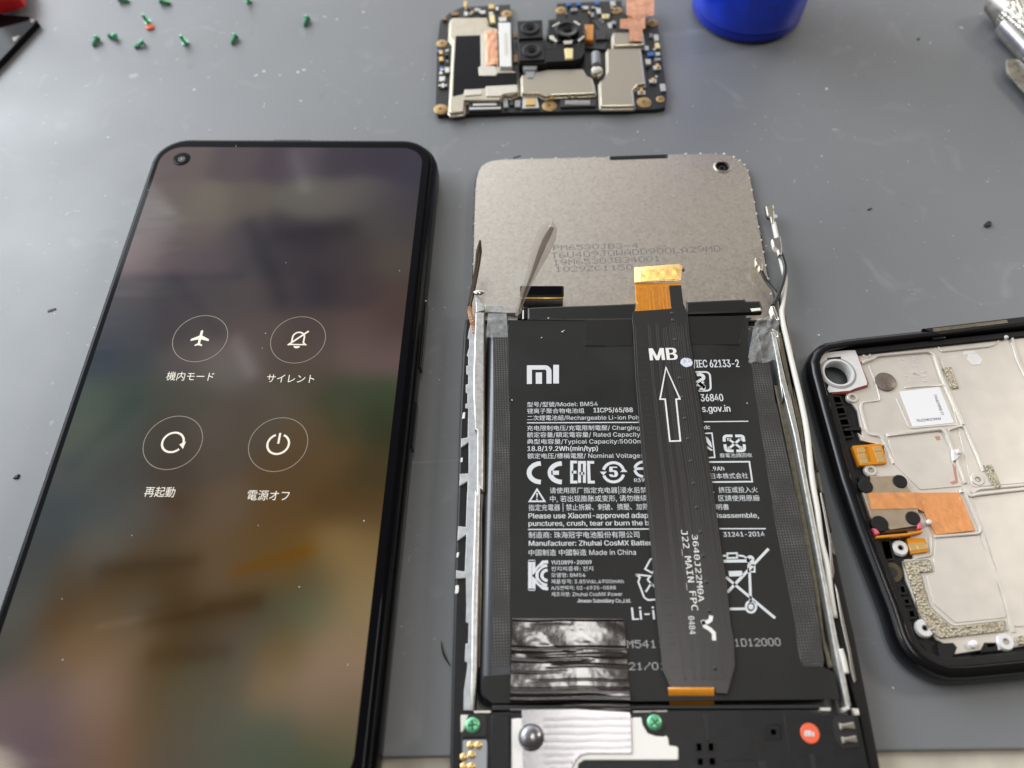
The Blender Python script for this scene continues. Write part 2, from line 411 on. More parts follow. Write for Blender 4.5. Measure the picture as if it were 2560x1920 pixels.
# ------------------------------------------------------------------ lettering
_fc = bpy.data.curves.new('lettering_source', 'FONT'); _fc.resolution_u = 3
FONTS = {None: _fc.font}
try:                                                                   # Blender's own bundled typefaces, built-in face if missing
    import os
    fd = bpy.utils.system_resource('DATAFILES', path='fonts')
    FONTS['sans'] = bpy.data.fonts.load(os.path.join(fd, 'Inter.woff2')); FONTS['mono'] = bpy.data.fonts.load(os.path.join(fd, 'DejaVuSansMono.woff2'))
except Exception: pass
FACE = 'sans'
_fo = bpy.data.objects.new('lettering_source', _fc); COL.objects.link(_fo)
_cache = {}
def raw(s, face):
    k = (s, face)
    if k not in _cache:
        _fc.font = FONTS.get(face, FONTS[None]); _fc.body = s
        dg = bpy.context.evaluated_depsgraph_get(); dg.update()
        me = bpy.data.meshes.new_from_object(_fo.evaluated_get(dg))
        _cache[k] = ([v.co.copy() for v in me.vertices], [list(p.vertices) for p in me.polygons]); bpy.data.meshes.remove(me)
    return _cache[k]
def glyphs(s, bold=0):
    if not any(ord(c) > 0x2000 for c in s): return raw(s, FACE)
    runs = []                                                          # Chinese, Japanese and Korean from the built-in face, Latin from the sans face
    for c in s:
        w = ord(c) > 0x2000
        if runs and runs[-1][0] == w: runs[-1][1] += c
        else: runs.append([w, c])
    mx = lambda t, f: max(v.x for v in raw(t, f)[0])
    k = .73/max(v.y for v in raw('H', FACE)[0]); x = 0; V, F = [], []
    for w, t in runs:
        f, q = (None, 1.0) if w else (FACE, k)
        if t.strip():
            vs, fs = raw(t, f); b = len(V); V += [Vector((x+v.x*q, v.y*q, 0)) for v in vs]; F += [[b+i for i in g] for g in fs]
        x += (mx(t+'I', f)-mx('I', f))*q
    return V, F
def caph(): return max(v.y for v in glyphs('H', 0)[0])
CJK = .845
def put(mb, s, o, ex, ey, width, height, z, m=0, ref='L', bold=.012):
    vs, fs = glyphs(s, bold); x0 = min(v.x for v in vs); x1 = max(v.x for v in vs)
    sx = width/(x1-x0); sy = height/(CJK if ref == 'C' else caph())
    for k, dx in enumerate((0,) if bold <= .005 else (-bold, bold, 0)):      # heavier strokes: shifted repeats a hair apart in height
        b = mb.add([(o.x+ex.x*((v.x-x0)*sx+dx*sy)+ey.x*v.y*sy, o.y+ex.y*((v.x-x0)*sx+dx*sy)+ey.y*v.y*sy, z+.002*k) for v in vs])
        for f in fs: mb.face([b+i for i in f], m)
def txt(mb, s, Z, bl, br, tl, z, m=0, ref='L', bold=.012):
    p0, p1, p2 = (W(*Z(*q), z).xy for q in (bl, br, tl)); ex = (p1-p0); w = ex.length; ex.normalize()
    ey = Vector((-ex.y, ex.x)); put(mb, s, p0, ex, ey, w, abs((p2-p0).dot(ey)), z, m, ref, bold)
F57 = {'0': '0E11111111110E', '1': '040C040404040E', '2': '0E11010204081F', '3': '0E11010601110E', '4': '02060A121F0202', '5': '1F101E0101110E',
       '6': '0608101E11110E', '9': '0E11110F01020C', 'A': '040A11111F1111', 'B': '1E11111E11111E', 'C': '0E11101010110E', 'D': '1E11111111111E',
       'J': '0702020202120C', 'L': '1010101010101F', 'M': '111B1515111111', 'P': '1E11111E101010', 'T': '1F040404040404', 'U': '1111111111110E',
       'W': '11111115151B11', 'Z': '1F01020408101F', '-': '0000001F000000', '/': '01010204081010'}
def dots(mb, s, Z, bl, br, tl, z, fill=.78, m=0):
    p0, p1, p2 = (W(*Z(*q), z).xy for q in (bl, br, tl)); ex = (p1-p0); ey = Vector((-ex.y, ex.x)).normalized(); h = (p2-p0).dot(ey)
    px = ex/(len(s)*6-1); py = ey*(h/7)
    for k, ch in enumerate(s):
        rows = bytes.fromhex(F57[ch])
        for r in range(7):
            for c in range(5):
                if rows[r] >> (4-c) & 1:
                    o = p0+px*(k*6+c)+py*(6-r)
                    mb.flat([o, o+px*fill, o+px*fill+py*fill, o+py*fill], z, m)

# =================================================================== SETTING
a = W(1120, 1891, 0).xy; b_ = W(2195, 1877, 0).xy; dr = (b_-a).normalized()
e0 = a-dr*330; e1 = a+dr*420
mb = MB(); mb.prism([e0, e1, Vector((420, 620)), Vector((-420, 620))], -2.0, 0, .35); mat_o = mb.build('work_mat', 'mat_rubber', kind='structure')
mb = MB(); mb.prism([Vector((-420, -160)), Vector((420, -160)), Vector((420, 620)), Vector((-420, 620))], -12, -2.02, .2); mb.build('bench_top', 'bench', kind='structure')

# =================================================================== LIT PHONE (left)
PX, PY, PA = -55.1026, 158.6643, -0.0680329
pc, ps = math.cos(PA), math.sin(PA)
def PL(x, y): return Vector((PX+pc*x-ps*y, PY+ps*x+pc*y))
def rr(x0, y0, x1, y1, r, seg=10):
    out = []
    for cx, cy, a0 in ((x1-r, y1-r, 0), (x0+r, y1-r, 90), (x0+r, y0+r, 180), (x1-r, y0+r, 270)):
        for k in range(seg+1):
            t = math.radians(a0+90*k/seg); out.append((cx+r*math.cos(t), cy+r*math.sin(t)))
    return [PL(*q) for q in out]
ph = thing('smartphone', 'intact black smartphone lying face up with four round icons on its lit brown screen', 'smartphone', tuple(PL(0, -77))+(0,))
OUT = rr(-38.0, -158.5, 38.6, 4.3, 9.5)
mb = MB(); mb.sweep(OUT, [(2.2, 0), (.7, .7), (.12, 2.0), (0, 3.4), (0, 4.6), (.28, 4.75), (.28, 5.0), (0, 5.15), (.05, 6.6), (.35, 7.7), (.8, 8.3), (1.0, 8.55), (1.5, 8.6), (1.5, 8.0)], cap1=True)
mb.build('case', 'case_black', ph)
mb = MB(); mb.sweep(rr(-36.7, -157.2, 37.3, 3.0, 8.4), [(0, 7.9), (0, 9.1), (.15, 9.38), (.5, 9.55), (.9, 9.6)]); fg = mb.build('front_glass', 'glass_black', ph)
# screen picture: a blurred wallpaper with glass reflections mixed into its colours, on a fine grid
SCR = [(450,400,100,88,86),(600,400,84,74,76),(700,400,70,58,66),(745,400,85,78,84),(850,400,62,54,64),(950,400,58,52,64),(1030,420,60,56,68),
(420,500,105,95,90),(520,520,112,104,94),(620,510,96,88,82),(760,500,98,94,88),(820,505,98,92,88),(900,490,92,86,84),(960,500,72,68,72),(1040,520,64,60,68),
(380,560,108,98,94),(500,580,100,90,86),(610,590,78,70,72),(700,580,54,48,54),(780,590,48,42,48),(860,580,58,54,56),(950,560,74,70,68),(1020,570,72,66,66),
(350,640,122,104,106),(430,640,92,82,84),(520,650,86,76,80),(640,640,68,64,68),(720,650,58,52,56),(800,640,58,48,54),(880,640,66,58,58),(980,650,80,72,66),
(330,730,86,80,82),(420,740,66,62,66),(520,740,72,66,68),(620,740,80,72,72),(700,740,72,64,66),(790,720,52,46,52),(900,720,66,56,58),(980,740,78,64,60),
(290,800,76,78,84),(340,820,70,70,76),(430,820,66,60,62),(520,800,82,74,74),(640,830,90,78,74),(780,830,80,68,64),(900,830,88,72,68),(990,830,78,62,60),
(260,900,56,62,72),(330,920,64,68,70),(450,910,90,82,80),(560,910,104,96,92),(600,925,112,106,102),(680,900,84,72,66),(800,890,90,78,72),(900,880,104,88,84),(990,890,104,86,84),
(230,1000,78,88,78),(320,990,62,74,66),(400,980,70,72,64),(500,1000,78,76,66),(600,990,82,74,66),(700,1000,90,84,74),(760,970,78,70,58),(850,990,66,70,54),(960,990,62,72,52),
(220,1090,84,90,80),(300,1080,70,76,70),(420,1080,72,66,58),(540,1060,88,80,72),(640,1060,84,74,64),(760,1070,92,76,56),(850,1060,74,70,52),(950,1050,54,56,38),
(170,1180,76,80,78),(300,1190,72,72,68),(420,1180,70,62,54),(550,1140,84,74,64),(700,1180,88,70,50),(820,1140,92,72,48),(930,1180,70,60,40),
(130,1300,66,72,74),(250,1270,72,78,76),(350,1280,84,80,74),(440,1270,80,66,52),(560,1270,98,82,66),(700,1270,94,72,46),(850,1260,84,64,38),(940,1290,84,66,42),
(100,1370,68,70,68),(250,1370,92,88,80),(400,1370,84,70,52),(500,1370,98,80,60),(620,1380,98,76,48),(730,1390,104,76,36),(850,1370,134,110,74),(940,1370,126,104,72),
(60,1440,74,76,72),(180,1450,80,68,52),(300,1450,80,62,38),(430,1450,74,56,30),(560,1450,98,82,64),(700,1420,98,80,54),(800,1450,86,80,60),(880,1440,140,118,84),
(40,1540,86,84,78),(150,1560,84,62,36),(240,1570,100,80,56),(330,1540,90,80,64),(480,1560,76,58,34),(600,1530,80,60,34),(700,1530,76,78,62),(790,1540,104,104,80),(900,1530,140,122,92),
(20,1640,76,74,68),(120,1660,104,88,70),(200,1630,130,104,78),(300,1630,124,102,80),(390,1650,84,66,36),(500,1600,78,66,50),(600,1600,92,86,78),(700,1620,110,92,60),(830,1620,144,122,100),
(40,1740,110,96,92),(130,1760,106,90,90),(210,1740,138,116,98),(290,1730,132,108,92),(370,1720,88,76,54),(470,1720,88,82,66),(580,1700,90,84,70),(680,1720,134,114,90),(800,1720,138,118,102),
(60,1820,108,92,96),(160,1830,112,94,94),(250,1830,132,106,88),(350,1810,98,82,58),(450,1820,92,84,70),(560,1820,90,92,80),(680,1830,88,92,78),(820,1800,118,104,82),
(80,1900,96,80,86),(200,1900,104,88,84),(290,1900,118,92,72),(400,1890,92,82,70),(520,1890,88,84,74),(650,1880,80,88,74),(790,1880,76,84,66)]
SP = []
for x, y, r_, g_, bb_ in SCR:
    q = W(x, y, 9.62).xy-Vector((PX, PY)); SP.append((pc*q.x+ps*q.y, -ps*q.x+pc*q.y, srgb(r_, g_, bb_)))
def sloc(a, b): q = W(a, b, 9.62).xy-Vector((PX, PY)); return (pc*q.x+ps*q.y, -ps*q.x+pc*q.y)
STK = [(sloc(*p), sloc(*q), w, f) for p, q, w, f in (((625, 560), (705, 750), 1.9, (.62, .64, .70)), ((590, 850), (628, 930), 1.3, (1.35, 1.38, 1.45)), ((735, 385), (762, 470), 1.5, (1.35, 1.4, 1.4)), ((700, 590), (860, 575), 2.2, (.75, .72, .74)),
  ((260, 1425), (480, 1402), 1.5, (.72, .68, .60)), ((380, 1545), (640, 1503), 1.5, (.70, .64, .52)), ((250, 1566), (500, 1515), .5, (1.22, 1.22, 1.28)), ((590, 1428), (770, 1378), 1.2, (1.12, .92, .55)), ((390, 1640), (560, 1632), 1.5, (.82, .78, .70)),
  ((430, 690), (560, 850), 1.2, (.82, .84, .86)), ((240, 700), (600, 690), 1.0, (.80, .80, .84)), ((180, 1160), (330, 1010), 1.6, (.84, .88, .88)), ((800, 1000), (860, 1090), 1.6, (.9, .96, .86)), ((420, 1255), (440, 1260), 1.2, (.9, .8, .7)))]
def scol(xy):
    import numpy as np
    X = np.array(xy); D = ((X[:, None, :]-np.array([q[:2] for q in SP])[None])**2).sum(-1)
    w = np.exp(-D/(2*3.7**2))+1e-5/(1+D)
    r = (w@np.array([q[2] for q in SP]))/w.sum(1)[:, None]
    for p, q, wd, f in STK:                                            # soft streaks multiplied into the picture colours
        p = np.array(p); v = np.array(q)-p; t = np.clip(((X-p)@v)/(v@v), 0, 1)
        g = np.exp(-((X-p-t[:, None]*v)**2).sum(1)/(2*wd*wd)); r = r*(1+(np.array(f)-1)[None]*g[:, None])
    l = (r@np.array([.3, .5, .2]))[:, None]
    return np.clip(l+(r-l)*1.12-.006, .002, None)
SO = rr(-34.75, -150.5, 34.75, 0, 5.6)
NX, NY = 88, 190
mb = MB(); pts2 = []
def inside(x, y, r=5.6):
    dx = max(abs(x)-(34.75-r), 0); dy = max(abs(y+75.25)-(75.25-r), 0)
    return dx*dx+dy*dy <= r*r
def clampin(x, y, r=5.6):
    cx = max(-(34.75-r), min(34.75-r, x)); cy = max(-(150.5-r), min(-r, y)); dx, dy = x-cx, y-cy; d = math.hypot(dx, dy)
    if d > r: dx, dy = dx*r/d, dy*r/d
    return cx+dx, cy+dy
def sg(u, v):
    x, y = clampin(-34.75+69.5*u, -150.5*v); pts2.append((x, y)); q = PL(x, y); return (q.x, q.y, 9.625)
mb.grid(lambda u, v: sg(u, 1-v), NX, NY)
m = mat('screen_glow', (.003, .003, .003), .08, spec=.13); nt = m.node_tree; bs = nt.nodes['Principled BSDF']
at_ = nt.nodes.new('ShaderNodeAttribute'); at_.attribute_name = 'picture'; nt.links.new(at_.outputs['Color'], bs.inputs['Emission Color']); bs.inputs['Emission Strength'].default_value = .86
tc = [x for x in nt.nodes if x.type == 'TEX_COORD'][0]                     # finger smears change only the gloss
mp = nt.nodes.new('ShaderNodeMapping'); mp.inputs['Rotation'].default_value = (0, 0, -.25); mp.inputs['Scale'].default_value = (28, 130, 1); nt.links.new(tc.outputs['Object'], mp.inputs['Vector'])
nz = nt.nodes.new('ShaderNodeTexNoise'); nz.inputs['Scale'].default_value = 1; nz.inputs['Detail'].default_value = 5; nz.inputs['Distortion'].default_value = 1.5; nt.links.new(mp.outputs['Vector'], nz.inputs['Vector'])
mr = nt.nodes.new('ShaderNodeMapRange'); mr.inputs['From Min'].default_value = .42; mr.inputs['From Max'].default_value = .70; mr.inputs['To Min'].default_value = .06; mr.inputs['To Max'].default_value = .16
nt.links.new(nz.outputs['Fac'], mr.inputs['Value']); nt.links.new(mr.outputs['Result'], bs.inputs['Roughness'])
scr = mb.build('screen', 'screen_glow', ph)
ca = scr.data.color_attributes.new('picture', 'FLOAT_COLOR', 'POINT')
for i, c in enumerate(scol(pts2)): ca.data[i].color = tuple(map(float, c))+(1,)
IX, IY, DX, DY, IR = -11.459, -59.966, 22.553, 26.117, 6.231
ZI_ = 9.66
def icon_line(mb, c, pts, w, closed=False): mb.line([PL(c[0]+x, c[1]+y) for x, y in pts], w, ZI_+.01, 0, closed)
for k, nm in enumerate(('airplane_icon', 'silent_icon', 'restart_icon', 'power_icon')):
    c = (IX+DX*(k % 2), IY-DY*(k//2)); cw = PL(*c)
    mb = MB(); mb.ring(cw, IR-.075, IR+.075, ZI_, 1, 72)
    if k == 0:
        sh = [(0, 2.25), (.28, 1.95), (.3, .75), (2.1, -.25), (2.1, -.75), (.3, -.3), (.25, -1.35), (.85, -1.75), (.85, -2.1), (0, -1.85)]
        sh = sh+[(-x, y) for x, y in sh[::-1] if x != 0]
        mb.flat([PL(c[0]+x, c[1]+y) for x, y in sh], ZI_+.01)
    elif k == 1:
        bell = [(-1.9, -1.35), (-1.35, -.85), (-1.35, .4)]+[(1.35*math.cos(t), .6+1.35*math.sin(t)) for t in [math.pi*(1-i/10) for i in range(11)]]+[(1.35, -.85), (1.9, -1.35)]
        icon_line(mb, c, bell, .36, True)
        mb.flat([PL(c[0]+.75*math.cos(t), c[1]-1.75+.6*math.sin(t)) for t in [math.pi+math.pi*i/8 for i in range(9)]], ZI_+.01)
        mb.line([PL(c[0]-2.05, c[1]-1.5), PL(c[0]+2.1, c[1]+2.3)], .42, ZI_+.02)
    elif k == 2:
        mb.ring(cw, 2.05, 2.5, ZI_+.01, 0, 48, math.radians(-8)+PA, math.radians(318)+PA)
        mb.flat([PL(c[0]+1.5, c[1]-.45), PL(c[0]+2.75, c[1]+.25), PL(c[0]+2.5, c[1]-1.5)], ZI_+.02)
    else:
        mb.ring(cw, 2.05, 2.5, ZI_+.01, 0, 48, math.radians(112)+PA, math.radians(428)+PA)
        mb.line([PL(c[0], c[1]+.1), PL(c[0], c[1]+2.6)], .44, ZI_+.02)
    mb.build(nm, ['icon_white', 'icon_ring'], scr)
mb = MB(); ex, ey = Vector((pc, ps)), Vector((-ps, pc))
for k, (s, w, dy) in enumerate((('機内モード', 10.6, 10.9), ('サイレント', 10.6, 11.1), ('再起動', 6.3, 12.1), ('電源オフ', 8.6, 12.4))):
    c = (IX+DX*(k % 2), IY-DY*(k//2)); mb = MB(); put(mb, s, PL(c[0]-w/2, c[1]-dy), ex, ey, w, 2.05, ZI_, 0, 'C', .004); mb.build('icon_caption', 'icon_white', scr)
q = W(*L5(405, 258), 9.62).xy
mb = MB(); mb.lathe((q.x, q.y, 9.63), [(2.35, .01), (2.2, .03), (.95, .03)], 0, 36, cap1=True); hole = mb.build('camera_hole', 'glass_black', fg)
mb = MB(); mb.ring(q, .5, .95, 9.675, 0, 30); mb.ring(q, 0.0, .3, 9.68, 1, 16); mb.build('camera_lens', ['chip', 'smd_grey'], fg)
mb = MB(); mb.sweep([PL(x, y) for x, y in ((38.3, -46), (39.1, -46.6), (39.1, -64.5), (38.3, -65))], [(0, 3.3), (0, 5.6), (.15, 5.8)]); mb.build('volume_button', 'black_gloss', ph)
mb = MB(); mb.sweep([PL(x, y) for x, y in ((38.3, -73), (39.0, -73.5), (39.0, -84.5), (38.3, -85))], [(0, 3.3), (0, 5.6), (.15, 5.8)]); mb.build('power_button', 'black_gloss', ph)
mb = MB(); mb.sweep(rr(-6, 3.15, 4, 3.6, .2, 3), [(0, 8.4), (0, 8.85)]); mb.build('earpiece_slot', 'black_plastic_dark', ph)

# =================================================================== OPENED PHONE (middle)
CX, CY, CA = 27.91605, 122.37117, -0.0441362
cc, cs = math.cos(CA), math.sin(CA)
def CL(x, y): return Vector((CX+cc*x-cs*y, CY+cs*x+cc*y))
op = thing('opened_phone', 'opened phone with black battery, wide ribbon cable and bare metal display plate', 'opened phone', tuple(CL(0, -45))+(0,))
ZP = 1.8
plate_px = [(1181, 800), (1180.5, 760), (1183, 683), (1185.6, 560), (1188.6, 476.6), (1191, 450), (1196, 430), (1204, 416), (1215, 408), (1232, 402), (1256.6, 399.2), (1400, 395.7), (1523, 392.8), (1525.7, 400.8), (1669.5, 395.8), (1669.5, 386.4),
            (1777.6, 384), (1800, 385.5), (1820, 388.5), (1838, 394), (1852, 404), (1862, 414), (1870, 428), (1875, 445.5), (1896, 562), (1917.6, 682.7), (1933, 741), (1944, 800)]
pl = [W(x, y, ZP).xy for x, y in plate_px]
hc = W(1806, 417, ZP).xy
def circ(c, r, n=24, ry=None): return [Vector((c.x+r*math.cos(2*math.pi*i/n), c.y+(ry or r)*math.sin(2*math.pi*i/n))) for i in range(n)]
mb = MB(); mb.holed(pl, [circ(hc, 1.75)], 1.15, ZP); pm = mb.build('display_plate', 'plate_metal', op)
mb = MB(); mb.lathe((hc.x, hc.y, 0), [(1.75, 1.3), (1.75, ZP+.02), (1.85, ZP+.28), (2.15, ZP+.28), (2.35, ZP+.02)], 0, 30, cap1=False); mb.disc(hc, 1.74, 1.25, 1); mb.ring(hc, .55, .95, 1.3, 2, 24)
mb.build('camera_opening', ['plate_metal', 'glass_black', 'chip'], pm)
gl = off(pl, -.55)
gl = [W(1178.5, 790, 1.1).xy]+[p for p in gl[1:-1]]+[W(1947, 800, 1.1).xy]
mb = MB(); mb.prism(gl, 0.02, 1.13, .25); mb.build('display_glass', 'black_gloss', op)
mb = MB(); mb.prism(P(N, [(1525.5, 390.5), (1669.5, 385.5), (1669.5, 396), (1526, 401.5)], 1.0), .05, 1.0, .1); mb.build('edge_slot', 'black_plastic', op)
mb = MB()                                                             # lettering on the plate, dot matrix
dots(mb, 'PM6530JB3-4', N, (1383, 626), (1597, 619.7), (1384, 612.7), ZP+.03)
dots(mb, 'T6U409J0WADD900LA29MD', N, (1378, 645.8), (1803, 628), (1378, 631), ZP+.03)
dots(mb, '19M6530JB34001', N, (1383, 663.5), (1652.5, 653), (1383, 649), ZP+.03)
dots(mb, '1029ZC1150', N, (1388.8, 680), (1583, 674.5), (1388.8, 666), ZP+.03)
mb.build('dot_lettering', 'print_faint', pm)
for x, y in [(1190, 476), (1189.5, 495), (1187, 560), (1186, 590), (1187, 622), (1184, 660), (1222, 406), (1266, 399), (1330, 397), (1390, 395.7), (1447, 394.5), (1487, 393.6), (1521, 393), (1715, 384.6), (1752, 383.8), (1790, 384), (1811, 384.5), (1835, 392), (1850, 401), (1862, 412), (1870, 426), (1874, 445), (1880, 475), (1886, 505), (1891, 534), (1897, 567), (1904, 600), (1909, 630), (1915, 663), (1921, 697), (1928, 735)]:
    p = W(x, y, ZP).xy; r = random.uniform(.22, .38); mb = MB(); mb.lathe((p.x, p.y, ZP-.15), [(r, 0), (r*.9, .15), (r*.5, .3), (.02, .34)], 0, 8); mb.build('glue_bead', 'glue', pm)

# side frames ------------------------------------------------------
left_out = PP(5.0, (K2, [(160, 60), (150, 150), (145, 170), (130, 480), (115, 800), (100, 1260), (90, 1659)]), (K3, [(110, 500), (95, 1000), (75, 1659)]), (Z7, [(60, 885), (57, 1100)]))
left_in = PP(5.0, (Z7, [(185, 1100), (175, 885), (310, 300)]), (K3, [(300, 1659), (335, 500)]), (K2, [(300, 1659), (320, 500), (240, 120), (205, 60)]))
mb = MB(); mb.prism(left_out+left_in, 0.05, 5.0, .5); mb.build('side_frame', 'black_plastic', op)
tooth = PP(5.5, (K2, [(225, 40), (190, 180), (180, 240), (195, 250), (195, 320), (172, 400), (185, 410), (185, 490), (168, 495), (168, 570), (185, 580), (185, 660), (163, 670), (163, 740), (178, 750), (178, 840), (160, 845), (158, 885), (185, 890), (180, 1155), (120, 1165), (118, 1250), (190, 1200), (188, 1485), (108, 1490), (105, 1605), (180, 1560), (178, 1650)]),
           (K3, [(212, 40), (200, 358), (130, 350), (122, 490), (205, 430), (190, 768), (110, 757), (108, 835), (200, 828), (205, 1080), (200, 1235), (225, 1245), (222, 1430), (198, 1435), (190, 1595), (215, 1612), (214, 1650)]), (Z7, [(200, 110), (195, 305)]))
inner = PP(5.5, (Z7, [(300, 305)]), (K3, [(312, 1650), (330, 1000), (345, 300)]), (K2, [(330, 1650), (335, 700), (338, 40)]))
mb = MB(); mb.prism(tooth+inner, 4.6, 5.5, .15); rp = mb.build('side_plate', 'rail_grey', op)
for Z, pts in ((K2, [(138, 925), (160, 922), (156, 980), (128, 985)]), (K2, [(118, 1342), (136, 1340), (134, 1382), (114, 1384)]), (K3, [(118, 595), (140, 590), (132, 640), (112, 640)]), (K3, [(105, 900), (132, 892), (138, 915), (134, 960), (120, 975), (100, 972)])):
    mb = MB(); mb.prism(P(Z, pts, 5.2), 4.8, 5.2, .1); mb.build('contact_window', 'white_plastic', op)
rib = PP(7.0, (K2, [(250, 0), (238, 350), (230, 600), (232, 790), (245, 1080), (265, 1090), (265, 1655)]), (K3, [(285, 5), (270, 500), (252, 1100), (246, 1650)]), (Z7, [(265, 100), (262, 312)]))
rib2 = PP(7.0, (Z7, [(300, 312), (318, 100)]), (K3, [(303, 1650), (312, 1100), (326, 500), (337, 5)]), (K2, [(326, 1655), (330, 1000), (332, 0)]))
mb = MB(); mb.prism(rib+rib2, 5.0, 7.0, .35)
mb.prism(P(B1, [(330, 1260), (320, 1110), (370, 1110), (400, 1190), (450, 1225), (450, 1300), (330, 1330)], 6.6), 2.0, 6.6, .2)
mb.prism(P(B1, [(455, 1225), (760, 1232), (770, 1262), (900, 1268), (900, 1340), (455, 1330)], 3.2), 1.9, 3.2, .2)
mb.build('side_rail', 'rail_metal', op)
mb = MB(); mb.prism(PP(6.0, (K2, [(340, 0), (340, 1655)]), (K3, [(352, 5), (345, 1000), (330, 1650), (318, 1650), (332, 1000), (340, 5)]), (K2, [(330, 1655), (332, 0)])), 4.2, 6.0, .1); mb.build('rail_lip', 'olive_metal', op)
q = P(B1, [(370, 1060)], 7)[0]
mb = MB(); mb.grid(lambda u, v: (q.x+(1.35+.25*math.sin(3*u*6.28))*math.sin(v*math.pi)*math.cos(u*6.28), q.y+.75*math.sin(v*math.pi)*math.sin(u*6.28), 6.9+.55*math.cos(v*math.pi)), 12, 8); mb.build('solder_blob', 'chrome', op)

# right side
right_out = PP(4.6, (K4, [(470, 1010), (505, 1255), (535, 1300), (555, 1450), (560, 1480)]), (K5, [(380, 55), (410, 85), (458, 325), (436, 330), (463, 470), (490, 490), (538, 692), (520, 698), (550, 845), (580, 870), (642, 1172), (608, 1190), (630, 1335), (682, 1360), (740, 1655)]), (K6, [(565, 600), (690, 1240), (770, 1659), (800, 1850)]))
right_in = PP(4.6, (K6, [(700, 1850), (680, 1659), (600, 1250), (500, 900)]), (K5, [(600, 1655), (480, 900), (330, 60)]), (K4, [(440, 1010)]))
mb = MB(); mb.prism(right_out+right_in, .05, 4.6, .4); mb.build('side_frame', 'black_plastic', op)
mb = MB(); mb.prism(PP(3.9, (K4, [(440, 990), (470, 990), (540, 1380), (585, 1600)]), (K5, [(395, 60), (480, 420), (548, 760), (640, 1250), (735, 1655), (600, 1655), (480, 900), (330, 60)])), .1, 3.9, .2); mb.build('side_plate', 'olive_metal', op)
mb = MB(); mb.prism(PP(7.0, (K4, [(340, 1110), (380, 1120), (440, 1400), (500, 1655)]), (K5, [(290, 5), (378, 400), (470, 900), (545, 1300), (612, 1655)]), (K6, [(425, 600), (480, 860), (540, 1165), (500, 1195)]),
                       (K6, [(428, 860), (378, 600)]), (K5, [(572, 1655), (505, 1300), (428, 900), (332, 400), (238, 5)]), (K4, [(440, 1655), (395, 1400)])), 3.5, 7.0, .3)
mb.build('side_rail', 'rail_metal', op)
mb = MB(); mb.prism(PP(6.0, (K4, [(385, 1120), (420, 1120), (480, 1400), (530, 1655)]), (K5, [(330, 20), (400, 300), (450, 700), (520, 1180)]), (K5, [(470, 900), (385, 420), (300, 20)]), (K4, [(505, 1655), (440, 1380)])), 4.2, 6.0, .15); mb.build('rail_lip', 'olive_metal', op)
mb = MB(); mb.prism(PP(5.6, (K5, [(555, 860), (590, 1020), (625, 1200), (645, 1400), (660, 1500), (648, 1560), (628, 1500), (610, 1250), (570, 1030), (540, 870)])), 4.3, 5.6, .2)
mb.prism(PP(5.6, (K6, [(400, 170), (430, 240), (480, 480), (530, 700), (580, 960), (560, 985), (530, 880), (510, 740), (455, 500), (415, 260)])), 4.3, 5.6, .2); mb.build('side_contact_strip', 'chrome', op)
# battery ----------------------------------------------------------
ZB_ = 7.0
bt = rnd([CL(-32.2, -21.2), CL(31.2, -22.0), CL(32.3, -104.0), CL(-32.4, -104.3)], [1.2, 1.5, 3, 3])
mb = MB(); mb.sweep(bt, [(.6, 1.85), (0, 3), (0, 4.4), (.35, 5.6), (1.0, 6.5), (1.9, 6.9), (2.6, 6.96)]); bat = mb.build('battery', 'pouch_film', op)
lab = P(R5, [(338, 105), (1130, 95), (1905, 88), (1880, 110), (1876, 250)], ZB_)+PP(ZB_, (N, [(1872, 880), (1890, 1000), (1931, 1260)]), (R21, [(2035, 160), (2180, 926)]), (K6, [(140, 840), (330, 860), (400, 900)]), (N, [(2100, 1748), (1700, 1752), (1230, 1758), (1205, 1735), (1208, 1690), (1275, 1685)]), (K3, [(610, 1200), (608, 300)]), (K2, [(572, 1659), (556, 300)]))
mb = MB(); mb.prism(lab, 6.90, ZB_, .02); lb = mb.build('label', 'label_black', bat)
mb = MB()
mb.prism(rnd(PP(ZB_, (K2, [(400, 30), (500, 20), (553, 50), (556, 300), (570, 1000), (572, 1659)]), (K3, [(608, 300), (610, 1200), (605, 1640), (440, 1640), (450, 900), (442, 5)]), (K2, [(412, 1650), (420, 900), (412, 300)])), .3), 6.93, ZB_+.03, .02)
mb.build('side_film', 'film_mesh', bat); mb = MB()
mb.prism(PP(ZB_, (N, [(1873, 870)]), (K4, [(215, 1340), (330, 1340), (352, 1500), (375, 1659)]), (K5, [(200, 180), (330, 800), (430, 1280), (495, 1655)]), (K6, [(320, 800), (310, 850), (160, 850), (120, 780)]), (R21, [(2178, 920), (2030, 160)]), (N, [(1931, 1260), (1890, 1000)])), 6.93, ZB_+.03, .02)
mb.build('side_film', 'film_mesh', bat)
mb = MB()                                                             # frosted ends of the pull tabs
mb.grid(lambda u, v: (lambda p: (p.x, p.y, 7.06+.25*math.sin(v*3.1)+.12*noise.noise(Vector((u*3, v*5, 1)))))(W(1216+54*u+(4*(1-v))*(1-2*u), 783+(60*v), 7.1)), 10, 14)
mb.build('pull_tab', 'film_frost', bat)
mb = MB()
def crk(u, v):
    x = 1873+75*u-6*v*(1-u)+14*(1-v)*(1-u); y = 790+112*v+10*(1-u)
    return (lambda p: (p.x, p.y, 7.2+1.3*noise.noise(Vector((u*2.6, v*3.4, 5)))+.45*noise.noise(Vector((u*7, v*9, 2)))+.7*math.sin(u*3.1)))(W(x, y, 7.4))
mb.grid(crk, 26, 34, keep=lambda u, v: (u-.5)**2*3+(v-.5)**2*1.6 < .9); mb.build('pull_tab', 'film_clear', bat, angle=20)
